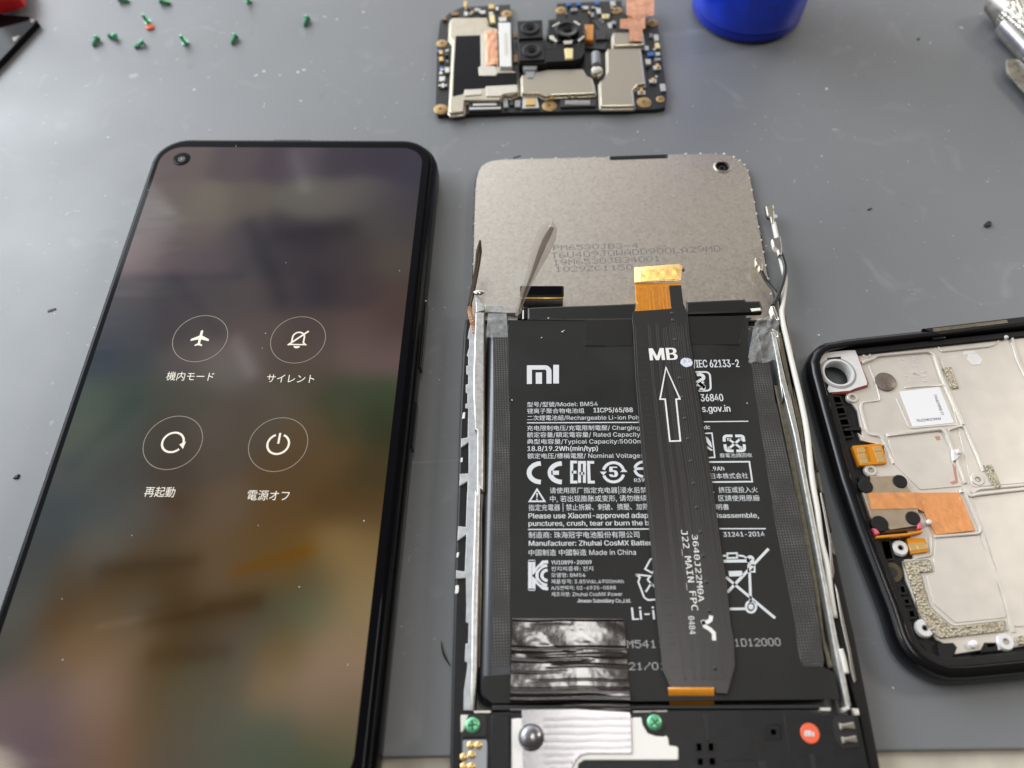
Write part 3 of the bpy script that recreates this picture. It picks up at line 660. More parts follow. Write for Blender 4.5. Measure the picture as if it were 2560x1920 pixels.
mb = MB(); mb.prism(PP(5.0, (K5, [(172, 5), (235, 5), (320, 420), (410, 900), (470, 1200), (548, 1655)]), (K6, [(330, 620), (410, 860), (350, 865), (300, 640)]), (K5, [(490, 1655), (400, 1200), (350, 900), (258, 420)])), 3.5, 5.0, .4); mb.build('battery_side_wall', 'olive_metal', op)

# printed label text -----------------------------------------------
ZT_ = ZB_+.035
T = [
 (R5, '型号/型號/Model: BM54', (457, 660), (912, 655), (457, 630), 'C'), (R5, '锂离子聚合物电池组', (457, 702), (825, 699), (457, 672), 'C'), (R5, '1ICP5/65/88', (885, 697), (1137, 695), (885, 668), 'L'),
 (R5, '二次鋰電池組/Rechargeable Li-ion Poly', (457, 746), (1188, 742), (457, 716), 'C'),
 (R5, '充电限制电压/充電限制電壓/ Charging', (457, 812), (1182, 808), (457, 782), 'C'), (R5, '额定容量/額定電容量/ Rated Capacity', (457, 855), (1185, 852), (457, 824), 'C'),
 (R5, '典型电容量/Typical Capacity:5000m', (457, 898), (1200, 896), (457, 868), 'C'), (R5, '18.8/19.2Wh(min/typ)', (460, 945), (912, 943), (460, 915), 'L'), (R5, '额定电压/標稱電壓/ Nominal Voltage:', (460, 992), (1195, 988), (460, 960), 'C'),
 (R5, 'R39', (1147, 1145), (1212, 1145), (1147, 1122), 'L'), (R5, '/IEC 62133-2', (1530, 408), (1822, 405), (1532, 360), 'L'), (R5, '36840', (1577, 626), (1720, 624), (1577, 580), 'L'), (R5, 's.gov.in', (1585, 694), (1765, 692), (1585, 652), 'L'),
 (R5, 'dc', (1597, 805), (1635, 803), (1597, 780), 'L'), (R5, '廢電池請回收', (1697, 985), (1905, 983), (1697, 960), 'C'), (R5, '.9Ah', (1645, 1072), (1725, 1070), (1645, 1046), 'L'), (R5, '日本株式会社', (1640, 1122), (1880, 1118), (1640, 1088), 'C'),
 (R21, '请使用原厂指定充电器|浸水后禁', (603, 83), (1228, 80), (603, 48), 'C'), (R21, '中, 若出现膨胀或变形, 请勿继续', (605, 138), (1228, 132), (605, 101), 'C'), (R21, '指定充電器 | 禁止拆解、刺破、擠壓、加熱', (467, 195), (1240, 188), (467, 157), 'C'),
 (R21, 'Please use Xiaomi-approved adap', (467, 247), (1237, 243), (467, 214), 'L'), (R21, 'punctures, crush, tear or burn the b', (467, 295), (1242, 291), (467, 264), 'L'), (R21, '制造商: 珠海冠宇电池股份有限公司', (467, 371), (1180, 368), (467, 333), 'C'),
 (R21, 'Manufacturer: Zhuhai CosMX Batter', (469, 423), (1258, 420), (469, 391), 'L'), (R21, '中国制造 中國製造 Made in China', (467, 484), (1158, 480), (467, 447), 'C'), (R21, 'YU10899-20009', (612, 543), (872, 541), (612, 518), 'L'),
 (R21, '전지의종류: 전지', (612, 583), (882, 581), (612, 556), 'C'), (R21, '모델명: BM54', (612, 624), (833, 622), (612, 597), 'C'), (R21, '제품정격: 3.85Vdc,4900mAh', (612, 665), (1078, 663), (612, 638), 'C'), (R21, 'A/S연락처: 02-6925-0888', (612, 706), (1028, 703), (612, 680), 'C'),
 (R21, '제조자명: Zhuhai CosMX Power', (614, 747), (1070, 745), (614, 720), 'C'), (R21, 'Jinwan Subsidiary Co.,Ltd.', (780, 788), (1125, 787), (780, 765), 'L'), (R21, 'Li-i', (1135, 900), (1280, 895), (1132, 820), 'L'),
 (R21, '、挤压或投入火', (1650, 80), (1942, 77), (1650, 45), 'C'), (R21, '区請使用原廠', (1690, 133), (1955, 131), (1690, 98), 'C'), (R21, '明書', (1675, 190), (1757, 188), (1675, 155), 'C'), (R21, 'isassemble,', (1680, 243), (1948, 242), (1680, 213), 'L'), (R21, '31241-2014', (1722, 365), (1985, 362), (1722, 335), 'L'),
]
mb = MB()
for Z, s, p0, p1, p2, ref in T: txt(mb, s, Z, p0, p1, p2, ZT_, 0, ref, .014 if ref == 'L' else .004)
for Z, a0, a1, w in ((R5, (457, 764), (1182, 761), .24), (R5, (1593, 757), (1880, 754), .24), (R21, (463, 318), (1242, 315), .24), (R21, (1693, 313), (1992, 313), .24)):
    mb.line([W(*Z(*a0), ZT_).xy, W(*Z(*a1), ZT_).xy], w, ZT_)
mb.build('printed_text', 'print_white', lb)
mb = MB()
for s_, a0, a1, a2 in (('M5411', (908, 233), (1090, 232), (905, 195)), ('21/01', (918, 340), (1098, 338), (915, 303)), ('1D12000', (1430, 226), (1655, 222), (1430, 188))): dots(mb, s_, R22, a0, a1, a2, ZT_, .92)
mb.build('date_code', 'print_grey', lb)
def sym(fn, name):
    mb = MB(); fn(mb); mb.build(name, 'print_white', lb)
def ln(mb, Z, pts, w, closed=False): mb.line([W(*Z(*q), ZT_).xy for q in pts], w*.46, ZT_, 0, closed)
def pg(mb, Z, pts): mb.flat([W(*Z(*q), ZT_).xy for q in pts][::-1], ZT_)
def arc(cx, cy, rx, ry, a0, a1, n=20): return [(cx+rx*math.cos(math.radians(a0+(a1-a0)*i/n)), cy-ry*math.sin(math.radians(a0+(a1-a0)*i/n))) for i in range(n+1)]
def s_logo(mb):
    ln(mb, R5, [(472, 514), (472, 408), (575, 408)]+arc(572, 436, 26, 28, 80, 0, 6)+[(598, 512)], 2.45)
    pg(mb, R5, [(513, 440), (553, 440), (553, 513), (513, 513)]); pg(mb, R5, [(625, 391), (662, 391), (662, 511), (625, 511)])
sym(s_logo, 'logo_mark')
def s_ce(mb):
    ln(mb, R5, arc(548, 1085, 78, 60, 92, 268, 18), 2.2); ln(mb, R5, arc(683, 1085, 78, 60, 92, 268, 18), 2.2); ln(mb, R5, [(612, 1085), (662, 1085)], 2.0)
sym(s_ce, 'conformity_mark')
def s_eac(mb):
    ln(mb, R5, [(778, 1016), (744, 1016), (744, 1145), (780, 1145)], 1.35); ln(mb, R5, [(744, 1081), (775, 1081)], 1.35)
    ln(mb, R5, [(794, 1150), (794, 1018), (826, 1018), (826, 1150)], 1.35); ln(mb, R5, [(794, 1090), (826, 1090)], 1.35); ln(mb, R5, [(888, 1018), (852, 1018), (856, 1145), (892, 1145)], 1.35)
sym(s_eac, 'eurasian_mark')
def s_five(mb):
    ln(mb, R5, arc(1013, 1082, 66, 62, 165, 20, 20), 1.35); ln(mb, R5, arc(1013, 1082, 66, 62, -15, -160, 20), 1.35)
    pg(mb, R5, [(925, 1078), (970, 1078), (947, 1102)]); pg(mb, R5, [(1056, 1080), (1102, 1080), (1080, 1055)])
    txt(mb, '5', R5, (992, 1112), (1036, 1112), (992, 1046), ZT_, 0, 'L', .05)
sym(s_five, 'period_mark')
def s_tw(mb):
    ln(mb, R5, arc(1212, 1062, 62, 48, 100, 172, 10), 1.3); ln(mb, R5, arc(1212, 1062, 62, 48, 188, 262, 10), 1.3); ln(mb, R5, [(1148, 1060), (1215, 1057)], 1.2)
sym(s_tw, 'safety_mark')
def s_bis(mb):
    ln(mb, R5, [(1540, 437), (1608, 437)]+arc(1608, 468, 26, 30, 85, 0, 6)+[(1638, 535)]+arc(1612, 535, 26, 22, -5, -85, 6)+[(1560, 558)], .9)
    ln(mb, R5, [(1548, 455)]+arc(1560, 472, 32, 20, 70, -60, 8)+[(1556, 500), (1600, 540)], 1.7); ln(mb, R5, [(1592, 500), (1556, 520)]+arc(1572, 535, 24, 14, 60, -100, 8), 1.6)
sym(s_bis, 'standard_mark')
def s_leaf(mb):
    ln(mb, R5, [(1600, 832), (1646, 830), (1664, 986), (1625, 988)], .65); pg(mb, R5, [(1605, 850), (1622, 862), (1640, 890), (1648, 925), (1632, 915), (1612, 890)]); pg(mb, R5, [(1612, 912), (1632, 925), (1654, 940), (1640, 944), (1618, 930)])
sym(s_leaf, 'leaf_mark')
def s_rec(mb):
    x0, x1, y0, y1 = 1724, 1855, 846, 946
    for a_, b2, c_ in (((1742, 858), (1775, 858), None), ((1800, 858), (1835, 858), None)): pass
    ln(mb, R5, [(1778, 848), (1740, 848)]+arc(1742, 862, 18, 14, 100, 180, 5)+[(1725, 885)], 1.35); ln(mb, R5, [(1795, 848), (1830, 848)]+arc(1832, 862, 16, 14, 80, 0, 5)+[(1851, 885)], 1.35)
    ln(mb, R5, [(1729, 902), (1733, 930)]+arc(1748, 930, 14, 14, 180, 260, 5)+[(1785, 945)], 1.35); ln(mb, R5, [(1853, 902), (1855, 930)]+arc(1840, 930, 15, 14, 0, -80, 5)+[(1803, 945)], 1.35)
    ln(mb, R5, [(1752, 868), (1832, 926)], 1.1); ln(mb, R5, [(1830, 866), (1756, 928)], 1.1)
    for p in ([(1742, 862), (1772, 864), (1746, 882)], [(1840, 860), (1812, 864), (1838, 880)], [(1745, 936), (1772, 932), (1748, 914)], [(1842, 934), (1816, 932), (1840, 914)]): pg(mb, R5, p)
sym(s_rec, 'recycling_mark')
def s_box(mb): ln(mb, R5, [(1628, 1016), (1886, 1014), (1905, 1142), (1648, 1145)], .75)
sym(s_box, 'printed_box')
def s_tri(mb):
    ln(mb, R21, [(521, 60), (473, 137), (570, 137)], .75, True); pg(mb, R21, [(515, 84), (527, 84), (523, 116), (519, 116)]); pg(mb, R21, [(516, 121), (526, 121), (526, 129), (516, 129)])
sym(s_tri, 'warning_mark')
def s_kc(mb):
    ln(mb, R21, [(476, 518), (476, 706)], 1.6); ln(mb, R21, [(500, 518), (500, 590), (560, 528), (592, 526)], 1.4); ln(mb, R21, [(500, 706), (500, 640), (560, 694), (592, 700)], 1.4)
    ln(mb, R21, [(467, 520), (508, 520)], .9); ln(mb, R21, [(467, 705), (508, 705)], .9)
    ln(mb, R21, arc(592, 613, 72, 64, 95, 265, 14), 1.3); ln(mb, R21, arc(592, 613, 40, 34, 95, 265, 12), 1.3)
sym(s_kc, 'certification_mark')
def s_mob(mb):
    ln(mb, R21, [(1285, 500), (1250, 510), (1216, 572), (1262, 598), (1285, 560)], .75); ln(mb, R21, [(1155, 608), (1250, 618), (1232, 640), (1262, 678)], .75); ln(mb, R21, [(1155, 608), (1182, 626), (1172, 655), (1210, 755)], .75)
    ln(mb, R21, [(1210, 755), (1235, 772), (1290, 768)], .75); ln(mb, R21, [(1220, 720), (1255, 665), (1290, 700)], .75)
sym(s_mob, 'recycling_mark')
def s_bin(mb):
    ln(mb, R21, [(2010, 442), (1745, 722)], 1.15); ln(mb, R21, [(1736, 625), (2052, 888)], 1.15); ln(mb, R21, [(1720, 522), (1890, 520)], 1.3); ln(mb, R21, [(1716, 487), (1745, 487)], .9)
    ln(mb, R21, [(1745, 472), (1806, 470), (1808, 500), (1745, 502)], .75, True); ln(mb, R21, [(1806, 484), (1850, 490), (1885, 512)], .8); ln(mb, R21, arc(1893, 512, 16, 18, 0, 360, 16), 1.3)
    ln(mb, R21, [(1880, 545), (1920, 548), (1920, 590), (1880, 590)], .7, True); ln(mb, R21, [(1888, 590), (1895, 790)], 1.1); ln(mb, R21, [(1755, 603), (1842, 601)], 2.3)
    ln(mb, R21, [(1760, 829), (1862, 828)], 1.0); ln(mb, R21, arc(1897, 815, 32, 36, 0, 360, 24), .95, False); ln(mb, R21, arc(1897, 815, 9, 10, 0, 360, 12), 1.0)
sym(s_bin, 'crossed_bin_mark')

# black tapes over the battery top
mb = MB()
mb.prism(rnd(P(N, [(1318, 768), (1408, 764), (1500, 761), (1590, 757), (1590, 799), (1480, 801), (1318, 800)], 7.25), .3), 6.2, 7.25, .5)
mb.build('edge_tape', 'tape_black', op); mb = MB()
mb.prism(rnd(P(N, [(1713, 753), (1865, 746), (1867, 751), (1902, 750), (1909, 770), (1906, 780), (1870, 781), (1713, 786)], 7.25), .3), 5.9, 7.25, .6)
mb.build('edge_tape', 'tape_black', op)
mb = MB(); mb.prism(P(N, [(1462, 800), (1586, 796), (1579, 864.5), (1514, 865), (1463, 851)], ZB_), 6.95, ZB_+.10, .03); mb.prism(P(N, [(1714, 792), (1866, 790), (1850, 852), (1848, 863), (1728, 860)], ZB_), 6.95, ZB_+.10, .03)
mb.prism(P(N, [(1463, 851), (1463, 865), (1514, 865.5)], ZB_), 6.95, ZB_+.16, .03); mb.prism(P(N, [(1848, 849), (1848, 863), (1815, 862)], ZB_), 6.95, ZB_+.16, .03)
mb.build('label_flap', 'tape_black', bat)
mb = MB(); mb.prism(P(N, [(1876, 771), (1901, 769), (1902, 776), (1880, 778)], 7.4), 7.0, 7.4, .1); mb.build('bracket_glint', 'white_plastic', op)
# folded black connector block with its gold edge
mb = MB()
tp = rnd(P(B1, [(945, 963), (1545, 963), (1548, 1108), (940, 1108)], 7.2), .35)
mb.sweep(tp, [(.1, 1.85), (.1, 6.5), (0, 6.7), (0, 7.1), (.1, 7.2)]); blk = mb.build('connector_block', 'black_gloss', op)
mb = MB(); mb.prism(P(B1, [(975, 975), (1515, 975), (1512, 1085), (975, 1085)], 7.26), 7.15, 7.26, .03); mb.build('connector_cover', 'glass_black', blk)
mb = MB(); mb.prism(P(B1, [(955, 1112), (1545, 1110), (1540, 1140), (958, 1142)], 6.9), 6.45, 6.9, .2); mb.build('connector_edge', 'gold', blk)
mb = MB(); mb.prism(P(B1, [(905, 1290), (1050, 1290), (1050, 1425), (905, 1420)], 7.3), 5.5, 7.3, .4); mb.prism(P(B1, [(985, 1250), (1050, 1250), (1050, 1290), (985, 1290)], 6.6), 4, 6.6, .2); mb.build('battery_lead', 'black_gloss', op)
mb = MB(); mb.prism(P(B1, [(976, 1300), (994, 1300), (990, 1422), (972, 1422)], 7.42), 7.2, 7.42, .05); mb.build('lead_mark', 'white_plastic', op)

# clear brown pull strip standing up -------------------------------
def leaf(pts, matn, sub='pull_strip', core=None):
    mb = MB(); cl = [W(x, y, z) for x, y, z, w in pts]; n = len(pts)-1
    def fn(u, v):
        t = v*n; i = min(int(t), n-1); s_ = t-i; s_ = s_*s_*(3-2*s_)*.35+s_*.65
        c = cl[i]*(1-s_)+cl[i+1]*s_; w = pts[i][3]*(1-s_)+pts[i+1][3]*s_
        d = (cl[i+1]-cl[i]).normalized(); side = d.cross(Vector((0, -.55, .83))).normalized()
        bul = (1-(2*u-1)**2)*w*.22
        return c+side*((u-.5)*w)+Vector((0, -.4, .3))*bul
    mb.grid(fn, 8, 28)
    if core:
        def fn2(u, v): return fn(core[0]+(core[1]-core[0])*u+.06*math.sin(v*7), .06+v*.80)+Vector((0, -.05, .12))
        mb.grid(fn2, 3, 24, 1)
    return mb.build(sub, [matn, 'film_brown_dark'], op, angle=80)
leaf([(1294, 790, 7, 1.2), (1301, 758, 8.5, 1.4), (1315, 718, 10.5, 1.9), (1334, 670, 12.5, 3.0), (1352, 625, 14.5, 4.4), (1367, 588, 16, 4.7), (1376, 566, 17, 3.4), (1380, 553, 17.6, .8)], 'film_brown', core=(.42, .72))
leaf([(1173.5, 766, 5.5, .9), (1180, 738, 6.2, 1.1), (1187, 702, 7.0, 1.15), (1194, 660, 8.0, 1.3), (1197.5, 628, 8.8, 1.5), (1200.5, 600, 9.3, .4)], 'flex_dark', 'side_key_flex', core=(.1, .35))
mb = MB(); mb.prism(rnd(P(B1, [(930, 735), (1075, 735), (1050, 800), (985, 950), (900, 1005), (850, 985), (870, 930), (835, 870)], 1.95), .3), ZP+.01, 1.93, .04); mb.build('film_scrap', 'film_clear', op)
mb = MB(); mb.prism(PP(6.2, (B1, [(232, 1240), (262, 1250), (308, 1440), (312, 1659)]), (K2, [(238, 235), (205, 110), (180, 0)])), 5.9, 6.2, .05); ofx = mb.build('side_key_flex', 'kapton_dark', op)
mb = MB(); txt(mb, '0511', B1, (218, 1325), (262, 1470), (248, 1318), 6.25); txt(mb, 'J22_SI', B1, (256, 1508), (290, 1690), (290, 1500), 6.25); mb.build('flex_lettering', 'print_bright', ofx)

# main ribbon cable -------------------------------------------------
ZF = 7.55
lft = [(1583, 779), (1580, 795), (1583, 822), (1589, 946.6), (1604.6, 1133), (1612, 1200), (1632, 1418), (1643.5, 1560), (1649, 1603), (1656.6, 1675), (1674.7, 1718)]
rgt = [(1709, 760), (1719, 783), (1723, 838), (1738.8, 946.6), (1768, 1133), (1779.6, 1200), (1801, 1363), (1816.5, 1456.6), (1826, 1560), (1834.4, 1600), (1838, 1665), (1819, 1734.5)]
poly = [W(x, y, ZF).xy for x, y in lft]+[W(x, y, ZF).xy for x, y in [(1786, 1718), (1790, 1733)]]+[W(x, y, ZF).xy for x, y in rgt[::-1]]+[W(x, y, ZF).xy for x, y in [(1703, 713), (1672, 715), (1678, 771)]]
mb = MB(); mb.prism(poly, 7.2, ZF, .08); rb = mb.build('ribbon_cable', 'ribbon', op)
def lerp_poly(L_, y):
    for (x0, y0), (x1, y1) in zip(L_, L_[1:]):
        if y0 <= y <= y1: return x0+(x1-x0)*(y-y0)/(y1-y0)
    return L_[-1][0] if y > L_[-1][1] else L_[0][0]
mb = MB()
for t in (.045, .28, .31, .42, .45, .54, .57, .60, .655, .69, .72, .75, .79, .83, .87, .90, .955):
    pts = []; y0 = 800+random.uniform(0, 20)
    for k in range(60):
        y = y0+(1700-y0)*k/59; xl, xr = lerp_poly(lft, y), lerp_poly(rgt, y); j = t+(.012 if .54 < t < .8 and k in (2, 3) else 0)
        pts.append(W(xl+(xr-xl)*j, y, ZF).xy)
    mb.strip(pts, .20, ZF-.05, ZF+.045, .04)
for k in range(58):
    y = 850+k*14.6; xl, xr = lerp_poly(lft, y), lerp_poly(rgt, y)
    for t in ((.12, .20), (.36, .40), (.80, .86)):
        if random.random() < .72: mb.strip([W(xl+(xr-xl)*t[0], y, ZF).xy, W(xl+(xr-xl)*t[1], y-1, ZF).xy], .22, ZF-.05, ZF+.035, .03)
mb.build('cable_trace', 'ribbon_line', rb)
mb = MB()
for x, y in [(1680, 783), (1682, 800), (1687, 849), (1699, 945), (1705, 993), (1712, 1046), (1720, 1097), (1727, 1153), (1734, 1209), (1742, 1269), (1751, 1330), (1758, 1390), (1766, 1455), (1773, 1527), (1788, 1670)]:
    p = W(x, y, ZF); mb = MB(); mb.lathe((p.x, p.y, ZF-.02), [(.42, 0), (.38, .1), (.22, .2), (.02, .23)], 0, 12); mb.build('cable_rivet', 'ribbon_line', rb)
ZF2 = ZF+.06
mb = MB()
txt(mb, 'MB', R5, (1252, 362), (1423, 358), (1249, 285), ZF2, 0, 'L', .028)
mb.line([W(*R5(*q), ZF2).xy for q in [(1350, 408), (1440, 610), (1415, 612), (1443, 880), (1375, 882), (1345, 612), (1312, 612)]], .34, ZF2, 0, True)
FACE = 'mono'; txt(mb, '3640J22M0A', R21, (1517, 352), (1560, 782), (1552, 350), ZF2, 0, 'L', .006); txt(mb, 'J22_MAIN_FPC', R21, (1447, 322), (1516, 838), (1486, 320), ZF2, 0, 'L', .006); txt(mb, '0484', R22, (1204, 78), (1212, 166), (1232, 76), ZF2, 0, 'L', .004); FACE = 'sans'
mb.line([W(*R22(*q), ZF2).xy for q in [(1316, 76), (1312, 96), (1300, 106), (1270, 112)]], .75, ZF2); mb.line([W(*R22(*q), ZF2).xy for q in [(1272, 98), (1286, 128), (1310, 142), (1328, 160), (1330, 196)]], .75, ZF2)
mb.build('cable_lettering', 'print_bright', rb)
p = W(1716, 906, ZF2).xy
mb = MB(); mb.flat([(p.x+1.35*(1+.14*noise.noise(Vector((t*9, 0, 3))))*math.cos(t), p.y+1.2*(1+.14*noise.noise(Vector((t*9, 4, 3))))*math.sin(t)) for t in [i*.1496 for i in range(42)]], ZF2+.01)
mat('paint_dab', (.62, .66, .74), .4, var=(1.6, .5)); mb.build('paint_dab', 'paint_dab', rb)
# gold part and connector at the cable's free end
mb = MB(); mb.prism(rnd(P(ZI, [(137, 340), (715, 335), (716, 366), (566, 372), (590, 640), (575, 665), (132, 692), (175, 605), (148, 560)], ZF), .05), 7.3, ZF-.02, .06); kp = mb.build('cable_tail', 'kapton', rb)
mb = MB()
for k, x in enumerate((330, 345, 385, 400, 415, 430, 455, 470, 500, 515, 545, 560)):
    mb.strip([W(*ZI(x-40+(x-330)*.15, 385), ZF).xy, W(*ZI(x-8, 430), ZF).xy, W(*ZI(x+2, 560), ZF).xy, W(*ZI(x+16, 668), ZF).xy], .13, ZF-.06, ZF+.03, .03)
for k in range(9): mb.strip([W(*ZI(175+k*16, 400), ZF).xy, W(*ZI(172+k*17, 680), ZF).xy], .06, ZF-.06, ZF+.015, .02)
mb.build('cable_trace', 'kapton_dark', kp)
cz = 7.95, 9.1                                                         # its far edge springs up from the plate
ctop = [W(*ZI(132, 142), cz[1]), W(*ZI(700, 97), cz[1]), W(*ZI(735, 130), cz[1]-.1), W(*ZI(715, 302), cz[0]), W(*ZI(133, 330), cz[0])]
nrm = (ctop[4]-ctop[0]).cross(ctop[1]-ctop[0]).normalized(); nrm = nrm if nrm.z > 0 else -nrm
mb = MB(); b0 = mb.add(ctop); b1 = mb.add([p-nrm*.75 for p in ctop]); n5 = 5
mb.face([b0+i for i in range(5)][::-1]); mb.face([b1+i for i in range(5)])
for i in range(5): j = (i+1) % 5; mb.face([b0+i, b0+j, b1+j, b1+i])
cn = mb.build('cable_connector', 'kapton_gold', rb)
mb = MB()
fq = [W(*ZI(215, 190), cz[1]-.27), W(*ZI(690, 140), cz[1]-.19), W(*ZI(690, 290), cz[0]+.10), W(*ZI(215, 322), cz[0]+.06)]
mb.grid(lambda u, v: (fq[0]*(1-u)*(1-v)+fq[1]*u*(1-v)+fq[2]*u*v+fq[3]*(1-u)*v)+nrm*(.12+.025*noise.noise(Vector((u*7, v*3, 2)))), 30, 12)
mb.build('connector_foil', 'gold', cn, angle=60)
mb = MB(); p = W(*ZI(740, 160), 8.3); mb.lathe((p.x, p.y, 7.6), [(.5, 0), (.55, .4), (.3, .8), (.05, .9)], 0, 9); mb.build('connector_clip', 'brown_pin', cn)
mb = MB()
def tailend(u, v):
    x = 1669.5+5*v+(116*u)*(1-.045*v); y = 1718+50*v; return (lambda q: (q.x, q.y, ZF-.05-3.2*v**2.2))(W(x, y, ZF-.05-3.2*v**2.2))
mb.grid(tailend, 12, 14); mb.build('cable_tail', 'kapton', rb, angle=80)
mb = MB(); mb.strip([W(1640, 1768, 5).xy, W(1800, 1764, 5).xy], .5, 4.0, 4.3); mb.build('cable_slot', 'black_plastic_dark', op)

# crinkled glossy tape ----------------------------------------------
def tape_pt(s_, t):
    xl = 1281-6*t; xr = 1560+17*t; y = 1548+230*t
    yy = y; x = xl+(xr-xl)*s_
    z = 7.85-.20*t
    if t > .86: z -= 1.4*math.sin((t-.86)/.14*math.pi)**2*.9
    wob = .02*noise.noise(Vector((s_*2.2, t*2, 7)))
    for tc_, am, wd, lo, hi in ((.01, .22, .012, 0, 1), (.315, -.20, .012, 0, 1), (.345, .20, .018, 0, .5), (.405, .14, .022, .25, .95), (.455, .16, .014, 0, .6), (.51, -.12, .014, .4, 1), (.575, .08, .010, 0, .4), (.66, -.10, .009, .25, 1), (.745, -.10, .008, 0, 1), (.80, .16, .014, 0, 1), (.845, -.20, .010, 0, 1), (.88, .34, .014, 0, 1), (.925, -.36, .016, 0, 1), (.965, .34, .014, 0, 1)):
        m_ = 1 if lo <= s_ <= hi else max(0, 1-min(abs(s_-lo), abs(s_-hi))/.12)
        z += am*m_*math.exp(-((t+wob-tc_)/wd)**2)
    ss = lambda a, b, v: (lambda q: q*q*(3-2*q))(max(0, min(1, (v-a)/(b-a))))
    fl = .55-.25*ss(.35, .5, t)+.35*math.exp(-((t-.40)/.08)**2)
    z += fl*(.20*noise.noise(Vector((s_*2.0, t*3.0, 11)))+.09*noise.noise(Vector((s_*5, t*8, 3))))+.008*noise.noise(Vector((s_*22, t*22, 5)))
    z += fl*.16*abs(noise.noise(Vector((s_*2.4-t*3.4, t*2.2+s_*1.6, 21))))-1.35*max(0, s_-.56)**1.25*(1 if t < .78 else max(0, 1-(t-.78)/.06))
    if t < .86: z = max(z, 7.07)
    q = W(x+1.6*noise.noise(Vector((t*9, s_, 1))), yy, 7.2)
    return (q.x, q.y, z)
mb = MB(); mb.grid(tape_pt, 90, 130); ct_ = mb.build('crinkled_tape', 'wrinkle_tape', op, angle=180)
gp = [W(x, y, 7.9).xy for x, y in [(1304, 1774), (1440, 1772), (1574, 1780), (1578, 1800), (1580, 1884), (1470, 1884), (1452, 1888), (1440, 1900), (1432, 1916), (1430, 1960), (1309, 1960)]]
mb = MB(); mb.prism(rnd(gp, .25), 7.75, 8.0, .10)
for k in range(8):
    y = 1797+k*18.2; x1 = 1576 if y < 1880 else 1432
    pts = [W(1360+(x1-1360)*i/8, y-1.5*i/8+1.2*math.sin(i*1.7+k), 8.0).xy for i in range(9)]; mb.strip(pts, .42, 7.9, 8.10, .12)
gt = mb.build('graphite_tape', 'graphite', op)
p = W(1328, 1843, 8.2)
mb = MB(); mb.lathe((p.x, p.y, 7.9), [(2.3, 0), (2.25, .35), (2.0, .85), (1.5, 1.25), (.8, 1.45), (.05, 1.5)], 0, 30); mb.build('contact_dome', 'graphite', gt, angle=80)

# loudspeaker module at the bottom ----------------------------------
ZM = 7.55
mb = MB(); mb.prism(rnd(P(N, [(1152, 1785), (1280, 1779), (1640, 1775), (2000, 1774), (2060, 1783), (2146, 1788), (2174, 1920), (2184, 1975), (1149, 1975)], ZM), .4), 1.9, ZM, .35); sp = mb.build('speaker_module', 'black_plastic', op)
mb = MB(); mb.prism(P(Z7, [(680, 390), (745, 383), (800, 385), (1885, 385), (1905, 377), (1985, 375), (2000, 450), (2050, 535), (2130, 563), (2212, 570)], 7.8)+P(R22, [(1098, 658), (1108, 670), (1112, 705), (1148, 710), (1157, 720), (1158, 772), (1150, 777), (700, 777), (672, 795), (660, 900), (345, 900)], 7.8), 7.3, 7.75, .2); mb.build('sound_plate', 'white_plastic', sp)
mb = MB()
for Z, pts, h in ((Z8, [(395-40, 570), (430, 568), (436, 668), (362, 672)], 0), (Z8, [(465, 568), (540, 566), (547, 668), (470, 670)], 0), (Z8, [(365, 708), (442, 706), (450, 800), (372, 802)], 0), (Z8, [(475, 704), (555, 702), (562, 798), (480, 800)], 0), (Z8, [(1005, 398), (1150, 396), (1158, 552), (1012, 556)], 0), (Z8, [(1040, 440), (1115, 438), (1122, 520), (1046, 524)], 0)):
    q = P(Z, pts, ZM); q = rnd(q, .25, 3)
    mb.holed(q, [off(q, .28)], ZM-.1, ZM+.12)
mb.strip([W(*Z8(450, 310), ZM).xy, W(*Z8(480, 560), ZM).xy], .9, ZM-.1, ZM+.1, .1, 1); mb.strip([W(*Z8(1178, 310), ZM).xy, W(*Z8(1250, 850), ZM).xy], .3, ZM-.1, ZM+.09, .1, 1)
mb.prism(rnd(P(Z8, [(945, 745), (1020, 745), (1030, 850), (955, 850)], ZM), .3), ZM-.1, ZM+.12, .1, 1); mb.prism(rnd(P(Z8, [(1412, 685), (1460, 682), (1490, 850), (1440, 850)], ZM), .3), ZM-.1, ZM+.12, .1, 1)
mb.prism(rnd(P(Z8, [(600, 440), (880, 430), (905, 740), (625, 748)], ZM), .2), ZM-.1, ZM+.06, .04)
mb.prism(P(Z7, [(1440, 830), (2180, 812), (2180, 1000), (1440, 1000)], ZM), ZM-.1, ZM+.1, .05); mb.prism(P(Z7, [(470, 360), (660, 350), (670, 1000), (450, 1000)], ZM), ZM-.1, ZM+.55, .4)
mb.build('module_relief', ['black_plastic', 'black_plastic_dark'], sp)
mb = MB(); mb.prism(P(N, [(1230, 1763), (1590, 1764), (2050, 1762), (2050, 1772), (1640, 1773), (1230, 1776)], 7.0), 5, 7.0, .15)
mb.build('module_edge', 'black_plastic_dark', op)
for q, zt in (([(1583, 1777.5), (1668, 1776), (1668, 1780), (1583, 1781)], ZM+.1), ([(2051, 1769), (2077, 1769), (2077, 1778), (2052, 1777)], 7.4), ([(1185, 1777), (1227, 1776), (1227, 1783), (1185, 1783)], 7.7), ([(2104, 1770), (2122, 1764), (2126, 1772), (2110, 1780)], 7.4), ([(2130, 1770), (2146, 1772), (2150, 1788), (2138, 1788)], 7.4)):
    mb = MB(); mb.prism(P(N, q, zt), 6, zt, .12); mb.build('metal_tab', 'frame_metal', op)
mb = MB(); mb.prism(rnd(P(Z7, [(168, 350), (245, 350), (245, 420), (180, 530), (168, 520)], ZM+.15), .2), 7, ZM+.15, .1); mb.build('screw_boss', 'frame_metal', sp)
